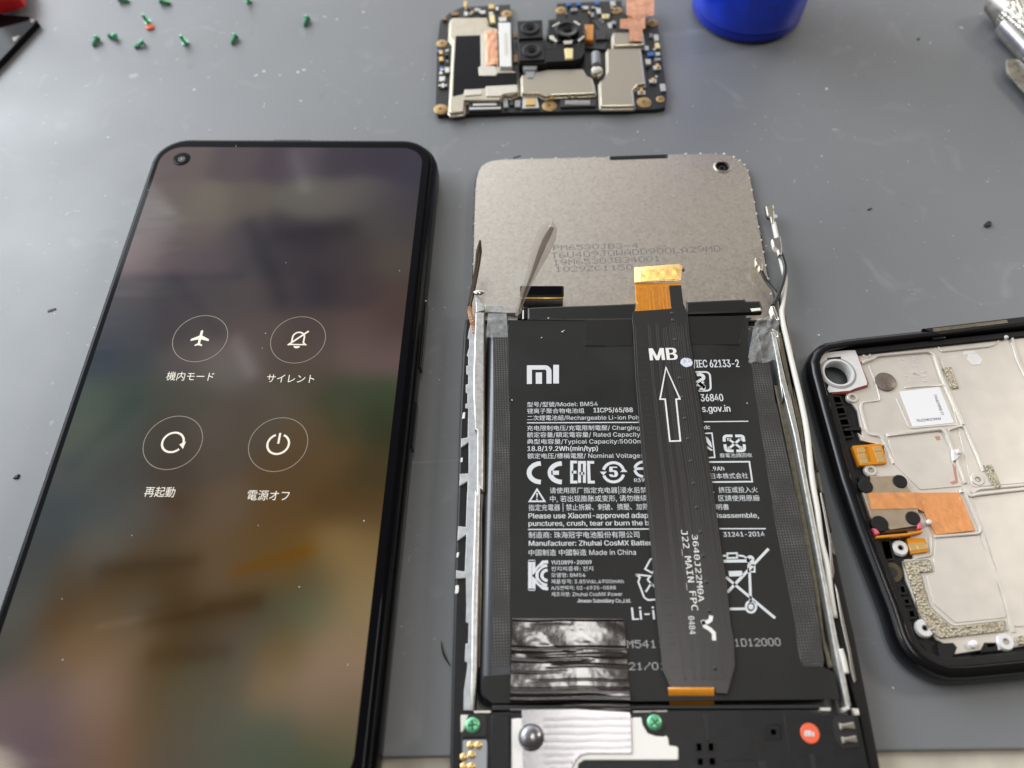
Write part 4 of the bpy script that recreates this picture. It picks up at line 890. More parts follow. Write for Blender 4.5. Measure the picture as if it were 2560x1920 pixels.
mb = MB(); mb.prism(rnd(P(Z7, [(240, 350), (420, 345), (430, 400), (425, 575), (190, 575), (190, 520)], ZM), .3), 7, ZM+.2, .1); mb.build('screw_seat', 'black_plastic_dark', sp); mb = MB(); mb.prism(circ(W(1636, 1807, ZM).xy, 1.95), 7, ZM+.12, .1); mb.build('screw_seat', 'black_plastic_dark', sp)
def fixed_screw(x, y, rot):
    p = W(x, y, ZM+.4); mb = MB(); mb.lathe((p.x, p.y, ZM), [(1.32, 0), (1.32, .40), (1.15, .56), (.75, .63), (.02, .65)], 0, 28)
    for k in range(2):
        c_, s2 = math.cos(rot+k*math.pi/2), math.sin(rot+k*math.pi/2)
        d = Vector((c_, s2))*.78; n_ = Vector((-s2, c_))*.17
        q = p.xy; mb.flat([q-d-n_, q+d-n_, q+d+n_, q-d+n_], ZM+.665+k*.004, 1)
    mb.build('screw', ['screw_green_light', 'screw_green_dark'], op)
fixed_screw(1181, 1813, .05); fixed_screw(1636.5, 1806, .6)
mb = MB(); mb.prism(rnd(P(Z7, [(190, 605), (425, 600), (435, 640), (430, 1000), (185, 1000)], ZM), .3), 7.4, ZM+.12, .06); bp_ = mb.build('contact_board', 'smd_grey', sp)
for u, v in ((268, 655), (345, 657), (278, 752), (198, 775), (275, 870), (200, 870)):
    p = W(*Z7(u, v), ZM+.2); mb = MB(); mb.lathe((p.x, p.y, ZM+.1), [(.66, 0), (.66, .1), (.45, .22), (.02, .25)], 0, 14); mb.build('contact_pad', 'smd_gold', bp_)
p = W(*Z8(1418, 492), ZM)
mb = MB(); mb.lathe((p.x, p.y, ZM), [(1.66, 0), (1.66, .1), (1.58, .16)], 0, 40); sl = mb.build('round_seal', 'seal_orange', sp)
mb = MB(); zz = ZM+.19
mb.line([W(*Z8(*q), zz).xy for q in [(1378, 518), (1378, 476), (1418, 474), (1422, 518)]], .34, zz); mb.line([W(*Z8(*q), zz).xy for q in [(1399, 484), (1401, 518)]], .3, zz); mb.line([W(*Z8(*q), zz).xy for q in [(1447, 478), (1450, 518)]], .4, zz)
mb.build('seal_logo', 'print_white', sl)
mb = MB(); mb.prism(rnd(P(Z8, [(1625, 370), (1660, 340), (1820, 335), (1880, 620), (1710, 640), (1655, 560)], ZM), .4), 7.0, ZM+.10, .1); mb.build('contact_recess', 'black_plastic_dark', sp)
for dv in ((0, 0), (22, 125)):
    mb = MB()
    q = P(Z8, [(1682+dv[0], 388+dv[1]), (1720+dv[0], 400+dv[1]), (1825+dv[0], 380+dv[1]), (1845+dv[0], 460+dv[1]), (1745+dv[0], 448+dv[1]), (1700+dv[0], 470+dv[1])], 8.1)
    mb.prism(rnd(q, .2), 7.2, 8.1, .3); mb.build('spring_contact', 'gold' if 0 else 'chrome', sp)

# antenna cables -----------------------------------------------------
def cab(name, pts, r, mt): 
    mb = MB(); mb.tube([W(x, y, z) for x, y, z in pts], r, 0, 10, 5); return mb.build(name, mt, op, angle=180)
ca_ = cab('antenna_cable', [(1903, 676, 4.5), (1910, 692, 4.2), (1922, 710, 4.0), (1945, 740, 4.4), (1952, 778, 5.0), (1959, 825, 5.3), (1968, 870, 5.2), (1985, 950, 5.0), (2015, 1085, 4.9), (2043, 1240, 4.9)], .48, 'cable_black')
cb_ = cab('antenna_cable', [(1953, 634, 4.6), (1960, 655, 4.5), (1963, 675, 4.5), (1957, 706, 5.0), (1942, 746, 5.6), (1931, 764, 6.0)], .50, 'cable_black')
cw_ = cab('antenna_cable', [(1934, 558, 2.6), (1941, 590, 2.6), (1949, 633, 2.8), (1958, 672, 3.0), (1963, 700, 3.2), (1958, 750, 4.4), (1954.5, 787, 5.4), (1967, 850, 6.0), (1983, 919, 6.2), (2003, 1005, 6.3), (2018, 1085, 6.3), (2030, 1198, 6.3), (2043, 1273, 6.2), (2053, 1352, 6.0), (2068, 1414, 5.9), (2076, 1480, 5.8), (2086, 1545, 5.6)], .62, 'cable_white')
cx_ = cab('antenna_cable', [(2098, 1624, 6.4), (2106, 1650, 6.4), (2113, 1684, 6.3)], .75, 'cable_white')
def plug(Z, pts, z0, z1, mt, parent, pin):
    mb = MB(); mb.prism(rnd(P(Z, pts, z1), .15), z0, z1, .25); mb.ring(W(*Z(*pin), z1).xy, .45, .85, z1+.03, 0, 20); mb.build('cable_plug', mt, parent)
plug(K4, [(300, 110), (365, 100), (372, 180), (370, 242), (345, 245), (338, 200), (315, 185)], 2.0, 3.4, 'chrome', cw_, (340, 140))
plug(K4, [(350, 372), (420, 350), (432, 430), (432, 500), (405, 495), (398, 460), (365, 430)], 3.8, 5.3, 'steel', cb_, (390, 395))
plug(K4, [(218, 522), (268, 512), (278, 575), (280, 625), (252, 622), (245, 590), (225, 580)], 3.9, 5.2, 'shield', ca_, (248, 545))
mb = MB(); mb.prism(P(K4, [(345, 908), (368, 905), (408, 1015), (395, 1025), (375, 1010)], 6.4), 4, 6.4, .2); mb.prism(P(K4, [(345, 1085), (395, 1110), (402, 1150), (390, 1160), (355, 1110)], 6.6), 5, 6.6, .2); mb.build('cable_clip', 'chrome', op)

# =================================================================== BROKEN MID FRAME (right)
fr = thing('phone_frame', 'broken black phone frame with bare silver metal inside and white sticker', 'phone frame', tuple(W(2400, 1250, 0).xy)+(0,))
def reach(a, b, z, x):                                                # the edge through two points carried on to world x
    p, q = W(*a, z).xy, W(*b, z).xy; return p+(q-p)*((x-p.x)/(q.x-p.x))
of = [W(x, y, 1).xy for x, y in [(2005, 927), (2010, 957), (2036, 1056.5), (2080, 1219), (2120, 1340), (2158, 1440), (2194, 1534.5), (2214, 1602), (2226, 1628), (2241, 1650), (2258, 1668), (2280, 1684), (2314, 1702), (2348, 1712), (2398.7, 1711.7), (2560, 1696.5)]]
of += [reach((2398.7, 1711.7), (2560, 1696.5), 1, 176), reach((2306.6, 821), (2562, 793.5), 5.5, 181)]
of += [W(x, y, 5.5).xy for x, y in [(2562, 793.5), (2306.6, 821), (2150, 838), (2110.7, 843), (2085, 848)]]+[W(2058, 859, 4.2).xy, W(2036, 874, 3.2).xy, W(2017, 897, 2).xy]
mb = MB(); rg = mb.sweep(of, [(1.0, .05), (.25, .6), (0, 1.6), (0, 3.4), (.35, 4.9), (.9, 5.6), (1.5, 5.8), (2.3, 5.8), (2.5, 5.6), (2.5, .05)], cap0=False, cap1=False); mb.build('outer_shell', 'black_gloss', fr)
mb = MB(); mb.sweep(off(of, 2.55), [(0, 2.5), (0, 4.0), (.3, 4.3), (1.6, 4.3), (1.8, 4.1), (1.8, 2.5)], cap0=False, cap1=False); mb.build('inner_ledge', 'black_plastic', fr)
ZQ = 3.7
led = PP(3.1, (ZR, [(355, 800), (530, 800), (600, 940), (660, 1130), (740, 1440), (760, 1560)]), (ZL, [(700, 440), (830, 470), (960, 640), (1010, 1000), (1040, 1100), (1160, 1230), (1280, 1300), (1250, 1370), (1100, 1360), (960, 1230), (880, 1090)]), (ZL, [(700, 540), (560, 160)]), (ZR, [(470, 1230)]))
mb = MB(); mb.prism(led, .4, 3.1, .1); mb.build('inner_floor', 'black_plastic', fr)
plate = PP(ZQ, (ZR, [(612, 440), (760, 432), (770, 448), (805, 447), (812, 428), (950, 412), (965, 425), (1020, 424), (1032, 400), (1230, 372), (1345, 332), (1890, 265)]))+[reach((2363.8, 839.5), (2529.6, 819), ZQ, 177.5), reach((2496.6, 1622), (2560, 1615), ZQ, 172.5)]+PP(ZQ, (N, [(2560, 1615)]), (ZL, [(1590, 1320), (1580, 1265), (1485, 1268), (1460, 1320), (1240, 1355), (1250, 1300), (1130, 1240), (1000, 1060), (990, 1010), (905, 800), (880, 660), (960, 640), (935, 480), (860, 300), (800, 100), (720, 20)]), (ZR, [(860, 1500), (740, 1490), (680, 1460), (680, 1420), (840, 1380), (830, 1240), (640, 1195), (612, 1130), (650, 1160), (610, 950), (575, 900), (520, 860), (515, 810), (570, 790), (690, 735), (600, 470)]))
mb = MB(); mb.prism(plate, 3.15, ZQ, .15); fp = mb.build('metal_plate', 'frame_metal', fr)
mb = MB()
def rib_(Z, pts, w=.75, h=.55): mb.strip(rnd_open([W(*Z(*q), ZQ).xy for q in pts]), w, ZQ-.1, ZQ+h, .25)
def rnd_open(p):
    out = [p[0]]
    for i in range(1, len(p)-1):
        a_, b2, c_ = p[i-1], p[i], p[i+1]; t = .8
        u = (a_-b2); w = (c_-b2); d1 = min(t, u.length*.4); d2 = min(t, w.length*.4); u.normalize(); w.normalize()
        p0 = b2+u*d1; p1 = b2+w*d2
        out += [p0*(1-s_)**2+b2*(2*s_*(1-s_))+p1*s_*s_ for s_ in (0, .33, .67, 1)]
    return out+[p[-1]]
rib_(ZR, [(640, 560), (735, 525), (765, 500), (1195, 462), (1245, 492), (1300, 660), (1480, 1075)]); rib_(ZR, [(850, 1158), (1305, 1108), (1345, 1150), (1420, 1345), (1500, 1560)]); rib_(ZR, [(1365, 1112), (1470, 1082), (1505, 1110), (1650, 1460)], .6)
rib_(ZR, [(640, 885), (635, 930), (690, 1130), (720, 1155), (800, 1160), (835, 1230), (905, 1395)], .6, .35); rib_(ZR, [(640, 885), (800, 868), (760, 720), (700, 570)], .35, .22); rib_(ZR, [(1000, 760), (1310, 740)], .4, .25); rib_(ZR, [(930, 850), (1040, 1100), (1440, 1065)], .35, .22)
rib_(ZL, [(1345, 120), (1372, 185), (1420, 170), (1780, 128)], .8, .5); rib_(ZL, [(1300, 145), (1335, 150), (1460, 430), (1440, 460), (1110, 480)], .6, .45); rib_(ZL, [(1372, 190), (1460, 430), (1520, 640), (1640, 930), (1700, 1190)], .9, .18)
rib_(ZR, [(1260, 390), (1760, 340), (1780, 380), (1720, 420), (1300, 465), (1265, 400)], .4, .3); rib_(ZR, [(1880, 330), (1930, 520), (2050, 780)], .8, .5); rib_(ZR, [(1560, 1640), (1610, 1605), (2000, 1570)], .7, .45)
rib_(ZL, [(890, 655), (1085, 645), (1110, 740), (1020, 745), (1090, 1000), (1245, 1140), (1640, 1095), (1655, 1180)], .3, .2); rib_(ZL, [(1080, 480), (1090, 620), (960, 640)], .5, .3)
mb.build('plate_rib', 'frame_metal', fp)
for Z, pts in ((ZR, [(1300, 520), (1740, 440), (1900, 400), (1950, 560), (2100, 860), (2600, 1500), (1560, 1590), (1330, 640)]), (ZL, [(1400, 215), (2400, 120), (2400, 1100), (1700, 1150), (1560, 680)]), (ZL, [(1120, 500), (1440, 470), (1560, 760), (1650, 1080), (1270, 1120), (1110, 980), (1050, 760), (1120, 750), (1105, 640)]), (ZR, [(860, 1190), (1300, 1130), (1400, 1345), (1480, 1580), (1130, 1610), (1000, 1480), (920, 1400)])):
    mb = MB(); mb.prism(rnd(P(Z, pts, ZQ), .8), ZQ-.05, ZQ+.16, .12); mb.build('plate_step', 'frame_metal', fp)
# camera bracket
bk = P(ZR, [(330, 470), (520, 452), (590, 450), (612, 500), (690, 715), (690, 735), (590, 765), (545, 785), (375, 800), (360, 770), (372, 740), (345, 660), (310, 590), (298, 540)], 4.5)
hb = W(*ZR(448, 640), 4.5).xy
mb = MB(); mb.holed(bk, [circ(hb, 2.95, 32, 3.1)], 2.0, 4.5); cb2 = mb.build('camera_bracket', 'frame_white', fr)
mb = MB(); mb.lathe((hb.x, hb.y, 0), [(2.95, 3.6), (2.95, 4.52), (3.1, 4.8), (3.45, 4.8), (3.75, 4.52)], 0, 36, cap1=False); mb.ring(hb, 3.75, 4.05, 4.53, 1, 36); mb.build('bracket_ring', ['frame_white', 'smd_grey'], cb2)
mb = MB(); mb.prism(P(ZR, [(358, 512), (470, 500), (475, 520), (362, 528)], 4.6), 4.4, 4.56, .03); mb.build('bracket_slot', 'black_plastic_dark', cb2)
mb = MB(); mb.strip([W(*ZR(*q), 4.2).xy for q in [(600, 470), (645, 600), (695, 722), (690, 742), (595, 770), (548, 792), (380, 806)]], .55, 3.4, 4.2, .15); mb.build('bracket_seal', 'seal_line', cb2)
# screw bosses
def boss(Z, u, v, r=1.45, mt='frame_white', hgt=.34):
    r *= .88
    p = W(*Z(u, v), ZQ+hgt)
    mb = MB(); mb.lathe((p.x, p.y, ZQ-.3), [(r+.15, 0), (r, .3+hgt-.15), (r-.15, .3+hgt), (.62, .3+hgt), (.55, .1)], 0, 26); mb.disc(p.xy, .54, ZQ-.15, 1); mb.ring(p.xy, .45, .6, ZQ+hgt+.02, 2, 18)
    mb.build('screw_boss', ['frame_metal' if mt == 'frame_white' and r < 1.5 else mt, 'glass_black', 'steel'], fp)
for Z, u, v, r in ((ZR, 685, 480, 1.2), (ZR, 570, 840, 1.45), (ZR, 722, 1442, 1.5), (ZR, 1608, 1520, 1.6), (ZL, 865, 560, 1.75), (ZL, 1045, 1155, 1.9), (ZL, 1645, 1255, 1.8)): boss(Z, u, v, r)
mb = MB()
for Z, u, v, r, h in ((ZL, 1080, 368, .55, 1.2), (ZL, 1415, 1272, .75, 1.0), (ZR, 1455, 1290, .5, 1.2), (ZR, 1850, 335, .5, 1.0)):
    p = W(*Z(u, v), ZQ+h); mb = MB(); mb.lathe((p.x, p.y, ZQ-.2), [(r, 0), (r, h), (r*.6, h+.2)], 0, 16); mb.build('plate_post', 'frame_white', fp)
mb = MB(); mb.prism(rnd(P(ZR, [(1395, 1275), (1455, 1265), (1480, 1310), (1440, 1360), (1405, 1370)], ZQ+.7), .2), ZQ-.1, ZQ+.7, .25)
mb.build('plate_post', 'frame_white', fp)
# embossed lettering on the plate
mb = MB()
txt(mb, 'XJ2022', ZR, (1062, 722), (995, 512), (1012, 735), ZQ+.06, 0, 'L', .0); txt(mb, 'TD-5 V3', ZR, (1128, 690), (1118, 505), (1070, 690), ZQ+.06, 0, 'L', .0); txt(mb, 'M1', ZR, (1200, 705), (1175, 615), (1150, 712), ZQ+.06, 0, 'L', .0)
for k in range(3): p = W(*ZR(1210+k*18, 580+k*50), ZQ+.05).xy; mb.disc(p, .16, ZQ+.05); p = W(*ZR(1160+k*20, 540+k*54), ZQ+.05).xy; mb.disc(p, .16, ZQ+.05)
mb.build('embossed_lettering', 'frame_white', fp)
p = W(*ZR(845, 708), ZQ+.4)
mb = MB(); mb.lathe((p.x, p.y, ZQ-.1), [(2.35, 0), (2.35, .42), (2.2, .5)], 0, 36); mb.build('magnet_disc', 'magnet', fp)
mb = MB(); mb.prism(rnd(P(ZR, [(958, 792), (1290, 753), (1412, 1050), (1072, 1085)], ZQ+.12), .2), ZQ-.05, ZQ+.10, .03); stk = mb.build('sticker', 'sticker_white', fp)
mb = MB(); zz = ZQ+.13
txt(mb, 'T0JZ2W1C8AA/', ZR, (1102, 1044), (1306, 1024), (1098, 1024), zz, 0, 'L', .006); txt(mb, '0178MAV0P061', ZR, (1330, 985), (1262, 815), (1308, 990), zz, 0, 'L', .004); mb.build('sticker_lettering', 'print_ink', stk)
mb = MB(); p = W(*ZR(1578, 528), ZQ).xy
mb.prism(circ(p, 1.75, 6), ZQ-.05, ZQ+.25, .1); mb.prism(circ(p-Vector((.5, -.3)), 2.3, 6), ZQ-.05, ZQ+.06, .03); mb.build('plate_stud', 'frame_white', fp)
for Z, pts in ((ZR, [(1318, 592), (1388, 588), (1452, 762), (1396, 772)]), (ZR, [(1658, 1402), (1722, 1396), (1802, 1575), (1790, 1595), (1748, 1592)]), (ZL, [(885, 662), (1085, 652), (1102, 735), (1008, 745), (1080, 1000), (1240, 1150), (1630, 1102), (1642, 1178), (1160, 1232), (1100, 1190), (1000, 1050), (975, 930), (922, 770)]), (ZL, [(1728, 1215), (1800, 1205), (1810, 1275), (1735, 1280)])):
    mb = MB(); mb.prism(P(Z, pts, ZQ+.45), ZQ-.05, ZQ+.50, .15); mb.build('foam_pad', 'foam_conductive', fp)
# flex contacts
mb = MB(); mb.prism(rnd(P(ZR, [(565, 1242), (808, 1222), (858, 1388), (628, 1406)], 4.4), .25), 3.0, 4.4, .1); fx = mb.build('contact_flex', 'kapton', fr)
for u0, v0 in ((603, 1262), (735, 1250), (613, 1310), (752, 1300), (628, 1352), (768, 1340)):
    mb = MB(); mb.prism(rnd(P(ZR, [(u0, v0), (u0+62, v0-5), (u0+74, v0+34), (u0+12, v0+40)], 4.45), .1), 4.3, 4.46, .03); mb.build('flex_pad', 'kapton_gold', fx)
mb = MB(); txt(mb, 'SU203', ZR, (722, 1372), (690, 1252), (690, 1380), 4.44); mb.build('flex_lettering', 'kapton_dark', fx)
# earpiece speaker
mb = MB(); mb.prism(rnd(P(ZL, [(575, 30), (870, 20), (930, 120), (960, 160), (1000, 290), (1010, 415), (720, 445), (640, 330), (580, 150)], 5.0), .3), 2.5, 5.0, .3); es = mb.build('ear_speaker', 'speaker_tan', fr)
mb = MB()
for c_, r in (((606, 104), 1.55), ((712, 382), 1.75), ((958, 340), 1.5), ((862, 68), 1.5)):
    p = W(*ZL(*c_), 5.2).xy; mb.prism(circ(p, r, 22), 4.6, 5.22, .2)
mb.prism(P(ZL, [(700, 360), (790, 425), (985, 395), (985, 412), (700, 440), (640, 380)], 5.1), 3, 5.1, .1); mb.prism(P(ZL, [(560, 30), (640, 30), (640, 130), (600, 150), (560, 90)], 5.1), 3, 5.1, .1)
mb.build('speaker_gasket', 'black_plastic', es)
mb = MB()
tq = P(ZL, [(622, 152), (962, 152), (985, 268), (645, 276)], 5.1)
mb.grid(lambda u, v: (lambda q: (q.x, q.y, 5.08+.06*noise.noise(Vector((u*6, v*3, 2)))))(tq[0]*(1-u)*(1-v)+tq[1]*u*(1-v)+tq[2]*u*v+tq[3]*(1-u)*v), 24, 10)
rq = [W(*ZL(u, v), zq) for u, v, zq in ((960, 152, 5.08), (1010, 152, 4.15), (1045, 300, 4.15), (984, 268, 5.08))]
mb.grid(lambda u, v: rq[0]*(1-u)*(1-v)+rq[1]*u*(1-v)+rq[2]*u*v+rq[3]*(1-u)*v, 4, 4)
mb.prism(P(ZL, [(1005, 152), (1300, 150), (1418, 432), (1128, 466), (1062, 345), (1040, 300)], 4.15), 3.6, 4.15, .05)
mb.build('copper_tape', 'copper_tape', fr, angle=50)
for Z, pts in ((ZL, [(655, 415), (690, 410), (715, 455), (680, 468)]), (ZL, [(985, 370), (1015, 365), (1030, 420), (990, 425)])):
    mb = MB(); mb.prism(rnd(P(Z, pts, 5.15), .2), 4, 5.2, .3); mb.build('pink_pad', 'pink_foam', es)
mb = MB(); mb.prism(rnd(P(ZL, [(680, 472), (905, 452), (1025, 428), (1030, 448), (910, 472), (685, 492)], 5.0), .1), 3.5, 5.0, .15); mb.build('speaker_flex', 'kapton', es)
mb = MB(); mb.prism(rnd(P(ZL, [(912, 488), (1045, 488), (1075, 590), (950, 606)], 4.35), .2), 3.2, 4.35, .1); fx = mb.build('contact_flex', 'kapton', fr)
for q in ([(922, 530), (978, 526), (995, 578), (938, 585)], [(985, 525), (1040, 520), (1062, 570), (1000, 577)]):
    mb = MB(); mb.prism(P(ZL, q, 4.42), 4.3, 4.42, .03); mb.build('flex_pad', 'kapton_gold', fx)
# pockets of the black inner frame
mb = MB()
for Z, pts in ((ZR, [(385, 822), (470, 822), (498, 895), (412, 898)]), (ZR, [(412, 918), (505, 912), (528, 985), (440, 992)]), (ZR, [(440, 1015), (535, 1005), (560, 1078), (468, 1085)]), (ZR, [(468, 1105), (560, 1098), (585, 1170), (495, 1180)]),
               (ZL, [(700, 500), (790, 495), (825, 650), (745, 665)]), (ZL, [(840, 835), (900, 830), (918, 905), (860, 910)]), (ZL, [(870, 930), (930, 925), (950, 985), (890, 990)]), (ZL, [(905, 1015), (970, 1010), (990, 1085), (925, 1092)]), (ZL, [(795, 840), (825, 838), (840, 905), (815, 905)]), (ZL, [(825, 930), (855, 928), (870, 990), (845, 990)])):
    q = rnd(P(Z, pts, 3.9), .25, 3); mb = MB(); mb.holed(q, [off(q, .42)], 2.9, 3.9); mb.flat(off(q, .3), 3.13, 1); mb.build('inner_pocket', ['black_plastic', 'black_plastic_dark'], fr)
mb = MB(); mb.prism(P(ZR, [(500, 1095), (640, 1085), (645, 1108), (505, 1118)], 4.2), 3.0, 4.2, .15); mb.build('inner_bar', 'black_plastic', fr)
mb = MB(); p = W(*ZL(805, 738), 3.9).xy; mb.prism(circ(p, 2.1, 26), 3.0, 3.5, .1); mb.prism(circ(p, 1.1, 20), 3.3, 3.56, .03, 1); mb.build('round_gasket', ['rust_gasket', 'black_plastic_dark'], fr)
mb = MB()
for u, v, rx in ((492, 205, 7.2), (628, 612, 3.2), (655, 772, 3.2)):
    c = W(*ZL(u, v), 3.0); ex = (W(*ZL(u+26, v+100), 3.0)-c).normalized(); n_ = Vector((ex.y, -ex.x, 0)).normalized(); n_ = n_ if n_.x < 0 else -n_
    mb.grid(lambda a_, b2: c+ex*(rx/2*math.sin(b2*math.pi)*math.cos(a_*6.283))+Vector((0, 0, 1.15*math.sin(b2*math.pi)*math.sin(a_*6.283)))+n_*(.15+.25*math.cos(b2*math.pi)), 20, 6)
mb.build('side_button', 'black_plastic', fr)
mb = MB()
for Z, pts in ((ZR, [(1248, 1165), (1290, 1160), (1300, 1190), (1270, 1200)]), (ZR, [(1372, 1545), (1420, 1530), (1395, 1380), (1425, 1420), (1445, 1550), (1400, 1565)])): mb.flat(rnd(P(Z, pts, ZQ+.175), .15), ZQ+.175)
mb.build('red_stain', 'stain_red', fp)
mb = MB(); mb.prism(P(ZR, [(1225, 330), (1335, 318), (1345, 345), (1240, 358)], 5.2), 3.5, 5.2, .15); mb.prism(P(ZR, [(1150, 268), (1900, 178), (2030, 163), (2030, 208), (1900, 235), (1300, 318), (1230, 300)], 5.95), 5.0, 5.9, .2); mb.build('rim_bar', 'black_plastic', fr)
mb = MB(); mb.prism(P(ZR, [(1235, 268), (1850, 196), (1860, 218), (1245, 296)], 6.0), 5.8, 5.97, .05); mb.build('rim_strip', 'olive_metal', fr)
mb = MB(); mb.prism(P(ZL, [(1470, 1268), (1500, 1270), (1510, 1300), (1560, 1290), (1570, 1260), (1590, 1325), (1455, 1340)], 3.6), 2, 3.6, .1); mb.prism(P(ZL, [(1130, 1270), (1250, 1265), (1280, 1300), (1240, 1400), (1150, 1380)], 3.6), 2.5, 3.9, .2); mb.build('corner_block', 'black_plastic', fr)

# =================================================================== CIRCUIT BOARD (top)
cbd = thing('circuit_board', 'black phone circuit board with silver shields and triple camera, lying above the opened phone', 'circuit board', tuple(W(1380, 170, 0).xy)+(0,))
ZB0 = 1.5
pb = [W(x, y, ZB0).xy for x, y in [(1154, 17.7), (1275.5, 11.2), (1276.5, 52), (1290, 160), (1360, 158), (1370, 49.5), (1390.5, 46.7), (1392.4, 8.4), (1554, 1), (1556.8, 31.8), (1618.4, 46.7), (1644.6, 52.3), (1650, 112), (1661.4, 186.8), (1667, 242.8), (1663, 268), (1641, 272.5), (1493, 276.5), (1275.5, 281), (1094, 287), (1088.7, 276.5), (1092.4, 112), (1099.9, 52.3), (1122, 33.6)]]
mb = MB(); mb.prism(pb, .25, ZB0, .08); pcb = mb.build('board', 'pcb', cbd)
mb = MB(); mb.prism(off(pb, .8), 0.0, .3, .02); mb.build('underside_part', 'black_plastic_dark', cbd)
ZS_ = 3.1
S1 = [(290, 270), (330, 235), (790, 230), (800, 350), (930, 380), (940, 880), (1190, 960), (1210, 1240), (1100, 1280), (1020, 1270), (960, 1340), (490, 1340), (480, 1490), (300, 1510), (275, 1480), (290, 1300), (330, 560), (280, 500)]
mb = MB(); mb.sweep(rnd(P(ZA, S1, ZS_), .35, 3), [(-.35, ZB0), (-.3, 1.9), (0, 2.0), (0, 2.75), (.15, 3.0), (.4, ZS_)]); s1 = mb.build('shield_can', 'shield', cbd)
mb = MB(); mb.prism(P(ZA, [(370, 480), (702, 470), (705, 880), (672, 905), (680, 1010), (920, 1010), (930, 975), (1188, 970), (1195, 1130), (780, 1150), (760, 1180), (490, 1200), (470, 1258), (330, 1290), (345, 900)], ZS_+.06), ZS_-.03, ZS_+.05, .02); mb.build('graphite_film', 'film_black', s1)
mb = MB(); mb.prism(rnd(P(ZA, [(702, 470), (770, 420), (780, 870), (890, 880), (930, 970), (900, 1010), (695, 1010), (672, 905), (715, 870)], ZS_+.25), .25), ZS_-.05, ZS_+.22, .12); mb.prism(rnd(P(ZA, [(490, 1195), (715, 1190), (720, 1260), (490, 1280)], ZS_+.3), .2), ZS_-.05, ZS_+.25, .12); mb.prism(rnd(P(ZA, [(775, 1155), (1190, 1130), (1200, 1230), (1010, 1255), (970, 1285), (780, 1285)], ZS_+.3), .2), ZS_-.05, ZS_+.3, .2); mb.build('raised_step', 'shield_cream', s1)
mb = MB()
cp = P(ZA, [(762, 410), (925, 400), (940, 860), (778, 870)], ZS_+.4)
mb.grid(lambda u, v: (lambda q: (q.x, q.y, ZS_+.38+.16*noise.noise(Vector((u*3, v*6, 4)))-.12*abs(2*u-1)**4))(cp[0]*(1-u)*(1-v)+cp[1]*u*(1-v)+cp[2]*u*v+cp[3]*(1-u)*v), 14, 30); mb.build('copper_foil', 'copper', s1, angle=180)
mb = MB(); mb.prism(rnd(P(ZA, [(942, 300), (1105, 300), (1122, 890), (960, 890)], ZS_+.9), .2), 2.0, ZS_+.9, .2); mb.prism(P(ZA, [(1015, 440), (1065, 440), (1072, 740), (1022, 740)], ZS_+.95), ZS_+.8, ZS_+.95, .03, 1); mb.build('light_bar', ['paper', 'shield_cream'], cbd)
def shield(runs, parent=cbd, top=ZS_):
    mb = MB(); pp = rnd(PP(top, *runs), .65, 4); mb.sweep(pp, [(-.35, ZB0), (-.3, ZB0+.5), (0, ZB0+.6), (0, top-.35), (.12, top-.1), (.3, top)], cap1=False); mb.sweep(off(pp, .3), [(0, top), (.15, top-.04)], 1, cap0=False); return mb.build('shield_can', ['shield', 'shield_grid'], parent)
shield(((ZA, [(1250, 1000)]), (ZB, [(0, 930), (470, 920), (520, 1010), (600, 1050), (640, 1245)]), (ZA, [(1640, 1270), (1570, 1290), (1480, 1250), (1255, 1250)])))
shield(((ZB, [(790, 650), (1240, 640), (1310, 1120), (1200, 1135), (1140, 1200), (1165, 1415), (705, 1420), (690, 1090), (755, 1035), (795, 960)]),))
shield(((ZB, [(865, 430), (1275, 420), (1298, 600), (872, 612)]),), top=3.4)
# cameras
mb = MB(); mb.prism(rnd(PP(4.6, (ZA, [(1195, 300), (1530, 285), (1540, 520)]), (ZB, [(10, 560), (480, 560), (495, 700), (440, 780), (340, 810), (0, 830)]), (ZA, [(1560, 850), (1215, 850)])), .4), 1.0, 4.6, .2); cm = mb.build('camera_module', 'black_plastic', cbd)
def lens(Z, u, v, r, z, mt='black_plastic'):
    p = W(*Z(u, v), z); mb = MB(); mb.lathe((p.x, p.y, z-.9), [(r, 0), (r, .75), (r*.92, .9), (r*.78, .9), (r*.72, .75), (r*.45, .70), (r*.43, .55)], 0, 32); mb.lathe((p.x, p.y, z-.36), [(r*.40, 0), (r*.3, .05), (.02, .09)], 1, 24); mb.build('camera_lens', [mt, 'glass_black'], cm)
mb = MB(); mb.prism(rnd(P(ZA, [(1190, 280), (1530, 262), (1538, 500), (1210, 520)], 5.2), .2), 4, 5.2, .2); mb.prism(rnd(P(ZA, [(1210, 590), (1545, 570), (1560, 800), (1220, 815)], 5.2), .2), 4, 5.2, .2); mb.build('camera_body', 'black_plastic', cm)
lens(ZA, 1368, 368, 2.9, 5.6); lens(ZA, 1390, 668, 2.9, 5.6)
mc = W(*ZB(250, 395), 5.0).xy
mb = MB(); mb.prism(rnd(P(ZB, [(0, 275), (460, 260), (490, 470), (400, 555), (30, 560), (-10, 470)], 5.0), .3), 3, 5.0, .3); mb.build('camera_body', 'black_gloss', cm)
lens(ZB, 258, 385, 3.6, 6.0, 'black_gloss')
mb = MB()
for pts in ([(25, 470), (70, 470), (130, 545), (105, 565), (20, 505)], [(335, 280), (360, 270), (440, 320), (420, 340)], [(205, 540), (335, 530), (325, 580), (215, 585)], [(400, 535), (480, 470), (490, 490), (420, 552)], [(60, 340), (150, 285), (165, 300), (75, 355)]):
    mb.prism(P(ZB, pts, 5.3), 4.5, 5.25, .15)
mb.build('camera_clip', 'chrome', cm)
